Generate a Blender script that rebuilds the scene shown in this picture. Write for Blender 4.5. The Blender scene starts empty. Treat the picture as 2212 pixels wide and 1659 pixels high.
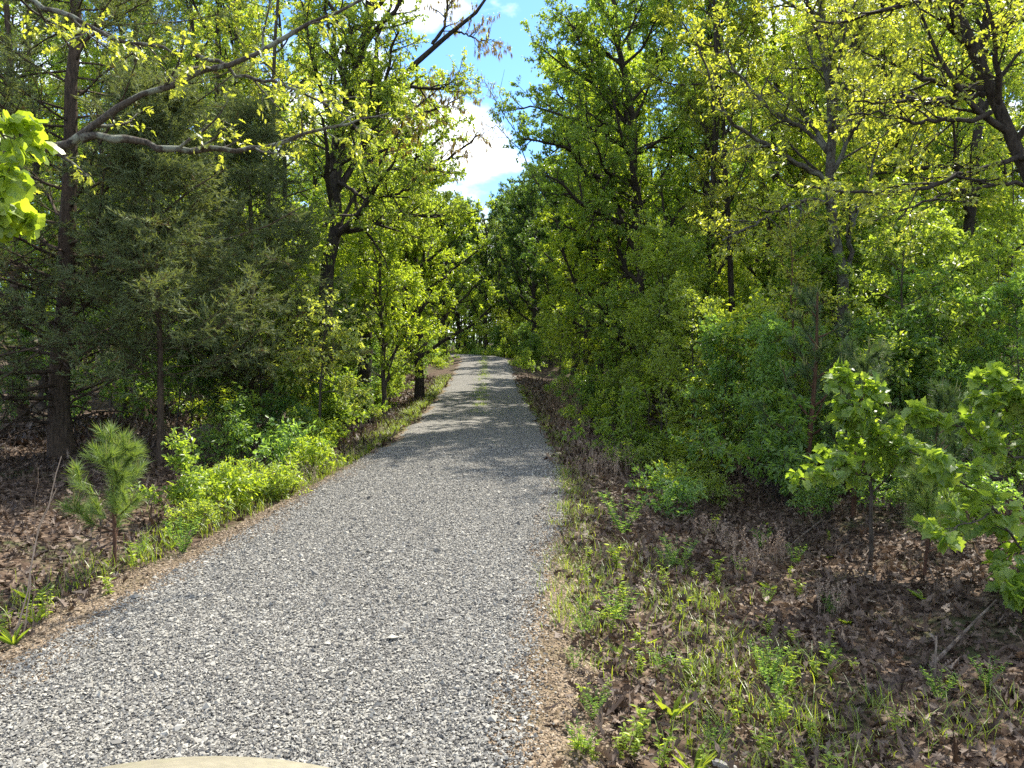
import bpy, math, numpy as np
from mathutils import Vector
sc = bpy.context.scene
COL = sc.collection
R_ = math.radians
# ------------------------------------------------------------------ camera
CAMZ = 1.9
PITCH = math.atan(84/1640)
cam = bpy.data.cameras.new('camera'); camo = bpy.data.objects.new('camera', cam); COL.objects.link(camo)
camo.location = (0, 0, CAMZ); camo.rotation_euler = (R_(90)-PITCH, 0, 0)
cam.sensor_width = 36; cam.lens = 36*1640/2212; cam.clip_start = .05; cam.clip_end = 2000
sc.camera = camo
# ------------------------------------------------------------------ light
SUN_AZ, SUN_EL = R_(30), R_(56)      # azimuth right of the viewing direction
sd = Vector((math.sin(SUN_AZ)*math.cos(SUN_EL), math.cos(SUN_AZ)*math.cos(SUN_EL), math.sin(SUN_EL)))
sl = bpy.data.lights.new('sun', 'SUN'); sl.energy = 5.0; sl.angle = R_(.5); sl.color = (1, .94, .83)
so = bpy.data.objects.new('sun', sl); COL.objects.link(so); so.rotation_euler = sd.to_track_quat('Z', 'Y').to_euler()
world = bpy.data.worlds.new('World'); sc.world = world; world.use_nodes = True
wn, wl = world.node_tree.nodes, world.node_tree.links
wn.clear()
wo = wn.new('ShaderNodeOutputWorld'); bg = wn.new('ShaderNodeBackground'); bg.inputs[1].default_value = .15
sky = wn.new('ShaderNodeTexSky'); sky.sky_type = 'NISHITA'; sky.sun_disc = False
sky.sun_elevation = SUN_EL; sky.sun_rotation = SUN_AZ; sky.ozone_density = 1.6; sky.dust_density = .3
tc = wn.new('ShaderNodeTexCoord'); mp = wn.new('ShaderNodeMapping'); mp.inputs['Scale'].default_value = (1, 1, 1.9); mp.inputs['Location'].default_value = (.99, -1.19, -1.18)
nz = wn.new('ShaderNodeTexNoise'); nz.inputs['Scale'].default_value = 3.2; nz.inputs['Detail'].default_value = 9; nz.inputs['Roughness'].default_value = .52
cr = wn.new('ShaderNodeValToRGB'); cr.color_ramp.elements[0].position = .49; cr.color_ramp.elements[1].position = .57
mx = wn.new('ShaderNodeMix'); mx.data_type = 'RGBA'; mx.inputs['B'].default_value = (7.0, 7.2, 7.4, 1)
wl.new(tc.outputs['Generated'], mp.inputs[0]); wl.new(mp.outputs[0], nz.inputs['Vector']); wl.new(nz.outputs['Fac'], cr.inputs[0])
wl.new(cr.outputs['Color'], mx.inputs['Factor']); tn = wn.new('ShaderNodeMix'); tn.data_type = 'RGBA'; tn.blend_type = 'MULTIPLY'; tn.inputs['Factor'].default_value = 1; tn.inputs['B'].default_value = (.50, .70, .92, 1)
wl.new(sky.outputs[0], tn.inputs['A']); wl.new(tn.outputs['Result'], mx.inputs['A']); wl.new(mx.outputs['Result'], bg.inputs[0]); wl.new(bg.outputs[0], wo.inputs[0])
sc.view_settings.view_transform = 'Standard'; sc.view_settings.look = 'None'; sc.view_settings.exposure = 1.2; sc.view_settings.gamma = 1
cy = sc.cycles
cy.max_bounces = 7; cy.diffuse_bounces = 4; cy.glossy_bounces = 2; cy.transmission_bounces = 4; cy.transparent_max_bounces = 4
cy.sample_clamp_indirect = 6; cy.use_denoising = False; cy.caustics_reflective = False; cy.caustics_refractive = False

# ------------------------------------------------------------------ helpers
rng = np.random.default_rng(7)
A = np.asarray
def px(u, v, d):
    """point at forward distance d on the photograph's line of sight (u, v in a 2212 px wide frame)"""
    x, y = (u-1106)/1640, -(v-829.5)/1640
    Y = math.cos(PITCH)+math.sin(PITCH)*y; Z = y*math.cos(PITCH)-math.sin(PITCH)
    return A([x*d/Y, d, CAMZ+Z*d/Y])
def norm(a): return a/np.maximum(np.linalg.norm(a, axis=-1, keepdims=True), 1e-9)
CX = A([[-40,-1.7],[-5,-1.6],[0,-1.5],[4.3,-1.35],[6,-1.2],[10,-.93],[14.5,-.8],[20,-.88],[29,-1.2],[40,-1.5],[50,-1.8],[58,-2.1],[64,-3.0],[70,-4.8],[76,-7.6],[82,-11.5],[88,-16.5],[94,-22.5],[100,-30]])
def cxf(y):
    y = A(y, dtype=float)
    return (np.interp(y-1.5, CX[:,0], CX[:,1])+np.interp(y, CX[:,0], CX[:,1])+np.interp(y+1.5, CX[:,0], CX[:,1]))/3
def rz(y):
    t = np.clip((A(y, dtype=float)-26)/36, 0, 1)
    return 1.0*t*t*(3-2*t)*.95+.003*np.clip(A(y, dtype=float)-62, 0, 100)
def gz(x, y):
    x = A(x, dtype=float); y = A(y, dtype=float)
    s = x-cxf(y); a = np.abs(s)
    dip = -np.where(s > 0, .30, .16)*np.exp(-((a-np.where(s > 0, 3.5, 2.9))/np.where(s > 0, 1.25, .9))**2)
    rise = .10*np.clip(a-4, 0, 30)*np.where(s > 0, .35, .25)+ .05*np.clip(a-25, 0, 80)
    n = .05*np.sin(x*1.3+.7)*np.sin(y*.9+1.1)+.03*np.sin(x*3.1+y*1.7)+.10*np.sin(x*.31+y*.23)
    n = n*np.clip((a-1.9)/1.5, 0, 1)
    crown = .05*np.clip(1-(a/1.9)**2, 0, 1)
    rut = -.022*np.exp(-((a-.75)/.28)**2)
    bump = (.012*np.sin(y*.9+s)+.01*np.sin(y*2.3+s*1.3))*np.clip((y-8)/10, 0, 1)
    return rz(y)+dip+rise+n+crown+rut+bump*(a < 2.4)
def gp(x, y): return (float(x), float(y), float(gz(x, y)))

def build(name, mats, verts, faces, rnd=None, parent=None, smooth=False, midx=None):
    """faces: list of (m,3)/(m,4) index arrays; rnd: per-face random attribute; one linked mesh object"""
    me = bpy.data.meshes.new(name)
    verts = np.ascontiguousarray(verts, dtype=np.float32)
    faces = [A(f) for f in faces if len(f)]
    loops = np.concatenate([f.ravel() for f in faces]).astype(np.int32)
    tot = np.concatenate([np.full(len(f), f.shape[1]) for f in faces])
    start = np.concatenate([[0], np.cumsum(tot)[:-1]]).astype(np.int32)
    me.vertices.add(len(verts)); me.vertices.foreach_set('co', verts.ravel())
    me.loops.add(len(loops)); me.loops.foreach_set('vertex_index', loops)
    me.polygons.add(len(start)); me.polygons.foreach_set('loop_start', start)
    me.update(calc_edges=True)
    if not isinstance(mats, (list, tuple)): mats = [mats]
    for m in mats: me.materials.append(m)
    if midx is not None: me.polygons.foreach_set('material_index', A(midx, dtype=np.int32))
    me.polygons.foreach_set('use_smooth', np.full(len(start), bool(smooth)))
    if rnd is not None:
        at = me.attributes.new('rnd', 'FLOAT', 'FACE'); at.data.foreach_set('value', A(rnd, dtype=np.float32))
    o = bpy.data.objects.new(name, me); COL.objects.link(o)
    if parent is not None: o.parent = parent; KIDS.setdefault(parent, []).append(o)
    return o
KIDS = {}
def tag(o, label=None, cat=None, group=None, kind=None):
    if label: o['label'] = label
    if cat: o['category'] = cat
    if group: o['group'] = group
    if kind: o['kind'] = kind
    return o
def thing(name, label, cat, loc, group=None):
    o = bpy.data.objects.new(name, None); COL.objects.link(o); o.location = [float(c) for c in loc]; o.empty_display_size = .1
    return tag(o, label, cat, group)
def dup(root, loc, rot=0, s=1, label=None, group=None, tilt=(0, 0)):
    r = root.copy(); COL.objects.link(r)
    r.location = [float(c) for c in loc]; r.rotation_euler = (tilt[0], tilt[1], rot); r.scale = (s, s, s)
    if label: r['label'] = label
    if group: r['group'] = group
    for k in KIDS.get(root, []):
        c = k.copy(); COL.objects.link(c); c.parent = r; KIDS.setdefault(r, []).append(c)
    return r

def resample(pts, k, jit=0):
    pts = A(pts, dtype=float); s = np.concatenate([[0], np.cumsum(np.linalg.norm(np.diff(pts, axis=0), axis=1))])
    t = np.linspace(0, s[-1], k)
    o = np.stack([np.interp(t, s, pts[:, i]) for i in range(3)], 1)
    if jit: o[1:-1] += rng.normal(0, jit, (k-2, 3))
    return o
def basis(t):
    h = np.where(np.abs(t[..., 2:3]) > .9, A([1., 0, 0]), A([0., 0, 1.]))
    u = norm(np.cross(t, h)); return u, np.cross(t, u)
def tubes(P, R, sides):
    """P (n,k,3), R (n,k) -> verts, quads"""
    n, k, _ = P.shape
    T = np.empty_like(P); T[:, 1:-1] = P[:, 2:]-P[:, :-2]; T[:, 0] = P[:, 1]-P[:, 0]; T[:, -1] = P[:, -1]-P[:, -2]
    T = norm(T); T0 = norm(P[:, -1]-P[:, 0]); u0, _ = basis(T0)
    u = norm(u0[:, None, :]-T*np.sum(T*u0[:, None, :], -1, keepdims=True)); v = np.cross(T, u)
    a = np.arange(sides)*2*np.pi/sides
    V = P[:, :, None, :]+R[:, :, None, None]*(np.cos(a)[None, None, :, None]*u[:, :, None, :]+np.sin(a)[None, None, :, None]*v[:, :, None, :])
    idx = np.arange(n*k*sides).reshape(n, k, sides); nx = np.roll(idx, -1, 2)
    F = np.stack([idx[:, :-1], nx[:, :-1], nx[:, 1:], idx[:, 1:]], -1).reshape(-1, 4)
    return V.reshape(-1, 3), F
class Mesh:
    def __init__(s): s.v = []; s.f = []; s.r = []; s.n = 0
    def add(s, v, f, r=None):
        s.v.append(v); f = [f] if not isinstance(f, list) else f
        for g in f:
            s.f.append(g+s.n); s.r.append(np.zeros(len(g)) if r is None else (r if len(r) == len(g) else np.repeat(r, len(g)//len(r))))
        s.n += len(v)
    def build(s, name, mat, parent=None, smooth=False):
        return build(name, mat, np.concatenate(s.v), s.f, np.concatenate(s.r), parent, smooth)
def spawn(P, R, m, t0, t1, ang, length, k, up=.1, wob=.12, rr=.55, flat=0, prof=None, rmin=.002, az=None, angj=.25):
    n, kk, _ = P.shape
    t = t0+(t1-t0)*(np.arange(m)[None, :]+rng.random((n, m)))/m
    f = t*(kk-1); i = np.minimum(f.astype(int), kk-2); f = (f-i)[..., None]
    ar = np.arange(n)[:, None]
    a, b = P[ar, i], P[ar, i+1]; pos = a*(1-f)+b*f; tan = norm(b-a)
    r = (R[ar, i]*(1-f[..., 0])+R[ar, i+1]*f[..., 0])
    u, v = basis(tan)
    az = np.arange(m)[None, :]*2.4+rng.normal(0, .5, (n, m))+rng.random((n, 1))*6.28
    if flat: # prefer sideways sprays
        az = np.where(rng.random((n, m)) < flat, np.where(np.arange(m)[None, :] % 2, 0, np.pi)+rng.normal(0, .35, (n, m)), az)
    an = (ang+rng.normal(0, angj, (n, m)))[..., None]; az = az[..., None]
    d = np.cos(an)*tan+np.sin(an)*(np.cos(az)*u+np.sin(az)*v)
    L = length*rng.uniform(.6, 1.25, (n, m))*(prof(t) if prof else 1-.45*t)
    d = d.reshape(-1, 3); pos = pos.reshape(-1, 3); L = L.reshape(-1); N = len(L)
    out = np.empty((N, k, 3)); out[:, 0] = pos
    for j in range(1, k):
        d = norm(d+rng.normal(0, wob, (N, 3))+A([0, 0, up])); pos = pos+d*(L/(k-1))[:, None]; out[:, j] = pos
    r0 = np.maximum(np.minimum(r.reshape(-1)*rr, L*.035), rmin)
    return out, r0[:, None]*np.linspace(1, .3, k)[None, :]
# leaf outlines: (along, across) and the triangles / quads that fill them
def fan(out, c):
    pts = [c]+out; n = len(out); return A(pts, dtype=float), A([[0, 1+i, 1+(i+1) % n] for i in range(n)])
def mirror(h): return h+[(x, -y) for x, y in h[::-1] if abs(y) > 1e-6]
LEAF = {
 'rhomb': (A([(0, 0), (.42, .27), (1, 0), (.42, -.27)], dtype=float), A([[0, 2, 1], [0, 3, 2]])),
 'oval': (A([(0, 0), (.25, .2), (.65, .22), (1, 0), (.65, -.22), (.25, -.2)], dtype=float), A([[0, 3, 2, 1], [0, 5, 4, 3]])),
 'maple': fan(mirror([(0, 0), (-.08, .26), (.06, .44), (.2, .36), (.44, .54), (.52, .32), (.68, .34), (.78, .15), (1, 0)]), (.35, 0)),
 'tulip': fan(mirror([(0, 0), (-.04, .2), (.1, .42), (.34, .44), (.42, .34), (.7, .4), (.9, .3), (.84, 0)]), (.4, 0)),
 'oak': fan(mirror([(0, 0), (.12, .06), (.22, .22), (.34, .08), (.5, .3), (.6, .1), (.76, .22), (.84, .07), (1, 0)]), (.45, 0)),
 'needle': (A([(0, .5), (1, 0), (0, -.5)], dtype=float), A([[0, 2, 1]])),
}
def leaves(pos, d, nrm, size, kind, width=1., fold=.25, droop=.15):
    tp, tf = LEAF[kind]; n = len(pos); m = len(tp)
    d = norm(d); nrm = norm(nrm-d*np.sum(nrm*d, -1, keepdims=True)); b = np.cross(nrm, d)
    size = np.broadcast_to(size, (n,)); fold = np.broadcast_to(fold, (n,)); droop = np.broadcast_to(droop, (n,)); width = np.broadcast_to(width, (n,))
    x, y = tp[:, 0][None], tp[:, 1][None]*width[:, None]
    z = fold[:, None]*np.abs(y)-droop[:, None]*x*x
    V = pos[:, None, :]+size[:, None, None]*(x[..., None]*d[:, None, :]+y[..., None]*b[:, None, :]+z[..., None]*nrm[:, None, :])
    F = (tf[None]+(np.arange(n)*m)[:, None, None]).reshape(-1, tf.shape[1])
    return V.reshape(-1, 3), F
def on(P, nl, t0=.25, t1=1.):
    n, k, _ = P.shape
    t = rng.uniform(t0, t1, (n, nl)); f = t*(k-1); i = np.minimum(f.astype(int), k-2); f = (f-i)[..., None]; ar = np.arange(n)[:, None]
    a, b = P[ar, i], P[ar, i+1]
    return (a*(1-f)+b*f).reshape(-1, 3), norm(b-a).reshape(-1, 3)
def leafify(M, P, nl, size, kind, tilt=.55, droop=.2, fold=.25, width=1., sag=.35, t0=.2, jit=.02):
    p, t = on(P, nl, t0); n = len(p)
    d = norm(t*.7+rng.normal(0, .6, (n, 3))+A([0, 0, -sag])); nr = A([0, 0, 1.])+rng.normal(0, tilt, (n, 3))
    tw = np.repeat(rng.random(len(P)), nl)                    # twigs differ a little in tone
    v, f = leaves(p+rng.normal(0, jit, (n, 3)), d, nr, size*rng.uniform(.6, 1.25, n), kind, width, fold, droop)
    M.add(v, f, np.clip(.55*rng.random(n)+.45*tw, 0, 1))

# ------------------------------------------------------------------ materials
def mat(name):
    m = bpy.data.materials.new(name); m.use_nodes = True; nt = m.node_tree; nt.nodes.clear()
    return m, nt.nodes, nt.links
def ramp(n, stops):
    r = n.new('ShaderNodeValToRGB'); e = r.color_ramp.elements
    while len(e) < len(stops): e.new(.5)
    for q, (p, c) in zip(e, stops): q.position = p; q.color = (*c, 1)
    return r
def leaf_mat(name, cols, trans=(2.6, 2.4, .75), tf=.5, rough=.42, spec=.6):
    m, n, l = mat(name)
    at = n.new('ShaderNodeAttribute'); at.attribute_name = 'rnd'
    oi = n.new('ShaderNodeObjectInfo')
    ma = n.new('ShaderNodeMath'); ma.operation = 'MULTIPLY_ADD'; ma.inputs[1].default_value = .25; ma.use_clamp = True
    mb = n.new('ShaderNodeMath'); mb.operation = 'MULTIPLY'; mb.inputs[1].default_value = .8
    l.new(at.outputs['Fac'], mb.inputs[0]); l.new(oi.outputs['Random'], ma.inputs[0]); l.new(mb.outputs[0], ma.inputs[2])
    r = ramp(n, [(i/(len(cols)-1), c) for i, c in enumerate(cols)]); l.new(ma.outputs[0], r.inputs[0])
    p = n.new('ShaderNodeBsdfPrincipled'); p.inputs['Roughness'].default_value = rough; p.inputs['Specular IOR Level'].default_value = spec
    t = n.new('ShaderNodeBsdfTranslucent'); mu = n.new('ShaderNodeMix'); mu.data_type = 'RGBA'; mu.blend_type = 'MULTIPLY'
    mu.inputs['Factor'].default_value = 1; mu.inputs['B'].default_value = (*trans, 1); l.new(r.outputs[0], mu.inputs['A'])
    l.new(r.outputs[0], p.inputs['Base Color']); l.new(mu.outputs['Result'], t.inputs[0])
    x = n.new('ShaderNodeMixShader'); x.inputs[0].default_value = tf; o = n.new('ShaderNodeOutputMaterial')
    l.new(p.outputs[0], x.inputs[1]); l.new(t.outputs[0], x.inputs[2]); l.new(x.outputs[0], o.inputs[0])
    return m
def bark_mat(name, dark, light, lichen=None, sc_=9):
    m, n, l = mat(name)
    tc = n.new('ShaderNodeTexCoord'); mp = n.new('ShaderNodeMapping'); mp.inputs['Scale'].default_value = (1, 1, .22)
    nz = n.new('ShaderNodeTexNoise'); nz.inputs['Scale'].default_value = sc_*3; nz.inputs['Detail'].default_value = 6; nz.inputs['Roughness'].default_value = .7
    l.new(tc.outputs['Object'], mp.inputs[0]); l.new(mp.outputs[0], nz.inputs['Vector'])
    r = ramp(n, [(.35, dark), (.65, light)]); l.new(nz.outputs['Fac'], r.inputs[0]); colr = r.outputs[0]
    if lichen:
        n2 = n.new('ShaderNodeTexNoise'); n2.inputs['Scale'].default_value = 5; n2.inputs['Detail'].default_value = 5; n2.inputs['Roughness'].default_value = .65
        l.new(tc.outputs['Object'], n2.inputs['Vector'])
        r2 = ramp(n, [(.5, (0, 0, 0)), (.58, (1, 1, 1))]); l.new(n2.outputs['Fac'], r2.inputs[0])
        mi = n.new('ShaderNodeMix'); mi.data_type = 'RGBA'; mi.inputs['B'].default_value = (*lichen, 1)
        l.new(r2.outputs[0], mi.inputs['Factor']); l.new(colr, mi.inputs['A']); colr = mi.outputs['Result']
    p = n.new('ShaderNodeBsdfPrincipled'); p.inputs['Roughness'].default_value = .9; p.inputs['Specular IOR Level'].default_value = .15
    b = n.new('ShaderNodeBump'); b.inputs['Strength'].default_value = .9; b.inputs['Distance'].default_value = .02
    l.new(nz.outputs['Fac'], b.inputs['Height']); l.new(b.outputs[0], p.inputs['Normal']); l.new(colr, p.inputs['Base Color'])
    o = n.new('ShaderNodeOutputMaterial'); l.new(p.outputs[0], o.inputs[0]); return m
def rnd_mat(name, cols, rough=.85, spec=.2, trans=0):
    return leaf_mat(name, cols, trans=(1.2, 1.1, .9), tf=trans, rough=rough, spec=spec)
def ground_mat(name, cells, cols, bump, big=None, rough=.95, dist=.03):
    """cells: voronoi scales of the pieces lying about; cols: their colours"""
    m, n, l = mat(name)
    tc = n.new('ShaderNodeTexCoord')
    wz = n.new('ShaderNodeTexNoise'); wz.inputs['Scale'].default_value = cells*.6; wz.inputs['Detail'].default_value = 2
    l.new(tc.outputs['Object'], wz.inputs['Vector'])
    wa = n.new('ShaderNodeMix'); wa.data_type = 'RGBA'; wa.blend_type = 'LINEAR_LIGHT'; wa.inputs['Factor'].default_value = .7/cells
    l.new(tc.outputs['Object'], wa.inputs['A']); l.new(wz.outputs['Color'], wa.inputs['B'])
    vo = n.new('ShaderNodeTexVoronoi'); vo.inputs['Scale'].default_value = cells; l.new(wa.outputs['Result'], vo.inputs['Vector'])
    sp = n.new('ShaderNodeSeparateColor'); l.new(vo.outputs['Color'], sp.inputs[0])
    r = ramp(n, cols); l.new(sp.outputs[0], r.inputs[0]); c = r.outputs[0]
    if big:
        nb = n.new('ShaderNodeTexNoise'); nb.inputs['Scale'].default_value = big[0]; nb.inputs['Detail'].default_value = 6; nb.inputs['Roughness'].default_value = .65
        l.new(tc.outputs['Object'], nb.inputs['Vector']); rb = ramp(n, [(big[1], (0, 0, 0)), (big[2], (1, 1, 1))]); l.new(nb.outputs['Fac'], rb.inputs[0])
        mi = n.new('ShaderNodeMix'); mi.data_type = 'RGBA'; mi.inputs['B'].default_value = (*big[3], 1)
        l.new(rb.outputs[0], mi.inputs['Factor']); l.new(c, mi.inputs['A']); c = mi.outputs['Result']
    p = n.new('ShaderNodeBsdfPrincipled'); p.inputs['Roughness'].default_value = rough; p.inputs['Specular IOR Level'].default_value = .15
    b = n.new('ShaderNodeBump'); b.inputs['Strength'].default_value = bump; b.inputs['Distance'].default_value = dist
    ad = n.new('ShaderNodeMath'); ad.operation = 'MULTIPLY_ADD'; ad.inputs[1].default_value = .6
    l.new(sp.outputs[1], ad.inputs[0]); 
    iv = n.new('ShaderNodeMath'); iv.operation = 'MULTIPLY'; iv.inputs[1].default_value = -1.0; l.new(vo.outputs['Distance'], iv.inputs[0]); l.new(iv.outputs[0], ad.inputs[2])
    l.new(ad.outputs[0], b.inputs['Height']); l.new(b.outputs[0], p.inputs['Normal']); l.new(c, p.inputs['Base Color'])
    o = n.new('ShaderNodeOutputMaterial'); l.new(p.outputs[0], o.inputs[0]); return m
M_OAKY = leaf_mat('oak leaves yellow green', [(0.137, 0.175, 0.041), (0.231, 0.275, 0.061), (0.336, 0.360, 0.088)])
M_OAK = leaf_mat('oak leaves fresh', [(0.105, 0.160, 0.038), (0.184, 0.255, 0.057), (0.284, 0.340, 0.081)])
M_MAPLE = leaf_mat('broad leaves', [(0.089, 0.160, 0.036), (0.163, 0.245, 0.051), (0.263, 0.340, 0.074)])
M_DEEP = leaf_mat('deep green leaves', [(0.068, 0.135, 0.043), (0.116, 0.200, 0.057), (0.179, 0.270, 0.074)])
M_DARK = leaf_mat('shade-dark canopy leaves', [(.03, .065, .02), (.055, .10, .026), (.09, .15, .035)])  # shade of the far crowns and woods put into the leaf colour
M_SHRUB = leaf_mat('shrub leaves', [(0.126, 0.190, 0.034), (0.210, 0.290, 0.047), (0.326, 0.390, 0.068)])
M_BLUEG = leaf_mat('cool green leaves', [(.09, .17, .055), (.14, .24, .075), (.22, .33, .11)])
M_CEDAR = leaf_mat('cedar sprays', [(.075, .105, .05), (.125, .16, .075), (.20, .235, .105)], tf=.25, rough=.65, spec=.3)
M_CEDARD = leaf_mat('dead cedar sprays', [(.10, .07, .04), (.16, .11, .06)], tf=.1, rough=.8, spec=.2)
M_PINE = leaf_mat('pine needles', [(.08, .14, .04), (.14, .21, .06), (.22, .30, .10)], tf=.3, rough=.5)
M_PINED = leaf_mat('dark pine needles', [(.035, .07, .028), (.06, .105, .04), (.10, .15, .055)], tf=.2, rough=.5)
M_CANDLE = leaf_mat('pine candles', [(.25, .25, .07), (.36, .33, .11)], tf=.1)
M_CATKIN = leaf_mat('catkins', [(.14, .10, .045), (.24, .17, .08), (.32, .25, .12)], tf=.3, rough=.8, spec=.2)
M_GRASS = leaf_mat('grass blades', [(.09, .14, .025), (.15, .22, .035), (.25, .30, .06)], tf=.4)
M_DRY = rnd_mat('dry stems', [(.18, .12, .085), (.30, .22, .16), (.42, .33, .25)])
M_LITTER = rnd_mat('dead oak leaves', [(.022, .014, .010), (.060, .038, .026), (.115, .078, .053), (.20, .147, .108), (.33, .27, .21)], rough=.6, spec=.35, trans=.12)
M_BARK = bark_mat('grey brown bark', (.035, .028, .022), (.13, .11, .09))
M_BARKD = bark_mat('dark bark', (.022, .018, .015), (.075, .062, .05))
M_LICHEN = bark_mat('lichened oak bark', (.03, .025, .02), (.12, .10, .08), (.21, .22, .17), 14)
M_GREY = bark_mat('grey oak bark', (.03, .026, .021), (.115, .10, .083), (.15, .15, .125), 12)
M_CBARK = bark_mat('cedar bark', (.04, .03, .022), (.12, .085, .06))
M_RED = bark_mat('reddish young bark', (.06, .03, .02), (.16, .09, .06))
M_LOG = bark_mat('weathered log', (.06, .045, .035), (.26, .21, .165), None, 5)
M_SOIL = ground_mat('leaf litter ground', 17, [(0, (.03, .02, .014)), (.4, (.07, .046, .032)), (.75, (.12, .084, .058)), (1, (.20, .15, .11))], 1.0, (.9, .52, .66, (.05, .065, .022)))
M_ROAD = ground_mat('crushed stone road', 42, [(0, (.05, .049, .048)), (.25, (.13, .125, .117)), (.6, (.21, .20, .18)), (1, (.34, .325, .285))], .9, None, dist=.02)
M_TAN = ground_mat('tan pea gravel', 60, [(0, (.10, .075, .048)), (.4, (.19, .14, .095)), (.8, (.27, .21, .145)), (1, (.37, .31, .235))], .9, (1.7, .5, .7, (.12, .095, .05)), dist=.012)
M_STONE = rnd_mat('limestone chips', [(.07, .067, .063), (.14, .134, .122), (.22, .21, .187), (.29, .276, .242), (.40, .38, .33), (.25, .195, .13)], rough=.8)
M_PEB = rnd_mat('tan pebbles', [(.10, .075, .048), (.21, .155, .10), (.30, .23, .16), (.40, .34, .26)], rough=.8)

# ------------------------------------------------------------------ ground, road, shoulders
def warp(a, b, n, p):
    t = np.linspace(-1, 1, n); return (a+b)/2+(b-a)/2*np.sign(t)*np.abs(t)**p
xs = np.unique(np.concatenate([np.linspace(-9, 9, 150), warp(-160, 160, 90, 2.2)]))
ys = np.unique(np.concatenate([np.linspace(-4, 30, 200), np.linspace(30, 110, 120), np.linspace(-60, -4, 14), np.linspace(110, 260, 20)]))
X, Y = np.meshgrid(xs, ys); Z = gz(X, Y)
a_ = np.abs(X-cxf(Y)); Z = Z-np.where(a_ < 2.2, .035*np.clip((2.2-a_)/.5, 0, 1), 0)
nx, ny = len(xs), len(ys); I = np.arange(nx*ny).reshape(ny, nx)
g = build('ground', M_SOIL, np.stack([X, Y, Z], -1).reshape(-1, 3), [np.stack([I[:-1, :-1], I[:-1, 1:], I[1:, 1:], I[1:, :-1]], -1).reshape(-1, 4)], smooth=True); tag(g, kind='structure')
def edge(y, s): return .09*np.sin(y*1.7+s)+.06*np.sin(y*4.1+2*s)+.04*np.sin(y*9.3+s)
def ribbon(name, m, hl, hr, lift, y0=-12, y1=100, k=26):
    y = np.concatenate([np.linspace(y0, 30, 420), np.linspace(30.1, y1, 260)])
    c = cxf(y); L = -hl(y)+edge(y, 1.0); Rr = hr(y)+edge(y, 4.0)
    t = np.linspace(0, 1, k)[None]; s = L[:, None]*(1-t)+Rr[:, None]*t
    x = c[:, None]+s; yy = np.broadcast_to(y[:, None], x.shape); e = np.minimum(t, 1-t)*2
    z = gz(x, yy)+lift-.035*np.clip(1-e*8, 0, 1)
    I = np.arange(x.size).reshape(x.shape)
    o = build(name, m, np.stack([x, yy, z], -1).reshape(-1, 3), [np.stack([I[:-1, :-1], I[:-1, 1:], I[1:, 1:], I[1:, :-1]], -1).reshape(-1, 4)], smooth=True)
    return tag(o, kind='structure')
HL = lambda y: np.interp(y, [0, 6, 10, 20, 60, 70], [1.6, 1.52, 1.6, 1.55, 1.7, 1.7])
HR = lambda y: np.interp(y, [0, 6, 10, 20, 60, 70], [1.5, 1.52, 1.6, 1.55, 1.7, 1.7])
ribbon('road_shoulder', M_TAN, lambda y: HL(y)+np.interp(y, [0, 4.3, 5.7, 7, 10, 15], [1.3, 1.1, .85, .5, .25, .05]), lambda y: HR(y)+np.interp(y, [0, 3, 6, 9], [.55, .4, .2, 0]), .012)
ribbon('gravel_road', M_ROAD, HL, HR, .020)

# gravel chips standing proud of the road bed
def chips(name, n, ymin, ymax, sfun, size, m, lift, label, pw=1.0):
    y = ymin+(ymax-ymin)*rng.random(n)**pw; s = sfun(y); x = cxf(y)+s
    oc = A([(1, 0, 0), (0, 1, 0), (-1, 0, 0), (0, -1, 0), (0, 0, 1), (0, 0, -1)], dtype=float)
    of = A([[0, 1, 4], [1, 2, 4], [2, 3, 4], [3, 0, 4], [1, 0, 5], [2, 1, 5], [3, 2, 5], [0, 3, 5]])
    sz = size*rng.lognormal(0, .34, n)*np.where(rng.random(n) < .004, 2.2, 1)
    v = oc[None]*rng.uniform(.5, 1.1, (n, 6, 1))+rng.normal(0, .18, (n, 6, 3))
    v = v*rng.uniform(.6, 1.2, (n, 1, 3))*A([1, 1, .62])
    q = rng.normal(0, 1, (n, 3, 3)); q[:, :, 2] *= .25; u = norm(A([1, 0, 0])[None]+q[:, 0]*.9); w = norm(np.cross(u, A([0, 0, 1.])+rng.normal(0, .3, (n, 3)))); z = np.cross(u, w)
    v = (v[:, :, 0:1]*u[:, None]+v[:, :, 1:2]*w[:, None]+v[:, :, 2:3]*z[:, None])*sz[:, None, None]
    v += np.stack([x, y, gz(x, y)+lift+sz*.2+.006*rng.random(n)], -1)[:, None]
    f = (of[None]+(np.arange(n)*6)[:, None, None]).reshape(-1, 3)
    o = build(name, m, v.reshape(-1, 3), [f], np.repeat(rng.random(n), 8)); return tag(o, label, 'gravel', kind='stuff')
chips('gravel', 230000, 2.3, 14, lambda y: -1.62+rng.random(len(y))*(1.62+np.interp(y, [0, 6, 9], [1.38, 1.45, 1.62]))+rng.normal(0, .06, len(y)), .0088, M_STONE, .02, 'loose pale grey crushed limestone chips on the gravel road', 1.5)
sd_ = lambda y: np.where(rng.random(len(y)) < .6, -HL(y)-rng.random(len(y))**1.2*np.interp(y, [0, 4.3, 5.7, 7, 10, 15], [1.3, 1.1, .85, .5, .25, .05])+.05, HR(y)+rng.random(len(y))**1.3*.62-.25)
chips('pebbles', 42000, 2.3, 12, sd_, .009, M_PEB, .012, 'small tan pebbles strewn along both edges of the road', 1.4)

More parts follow.
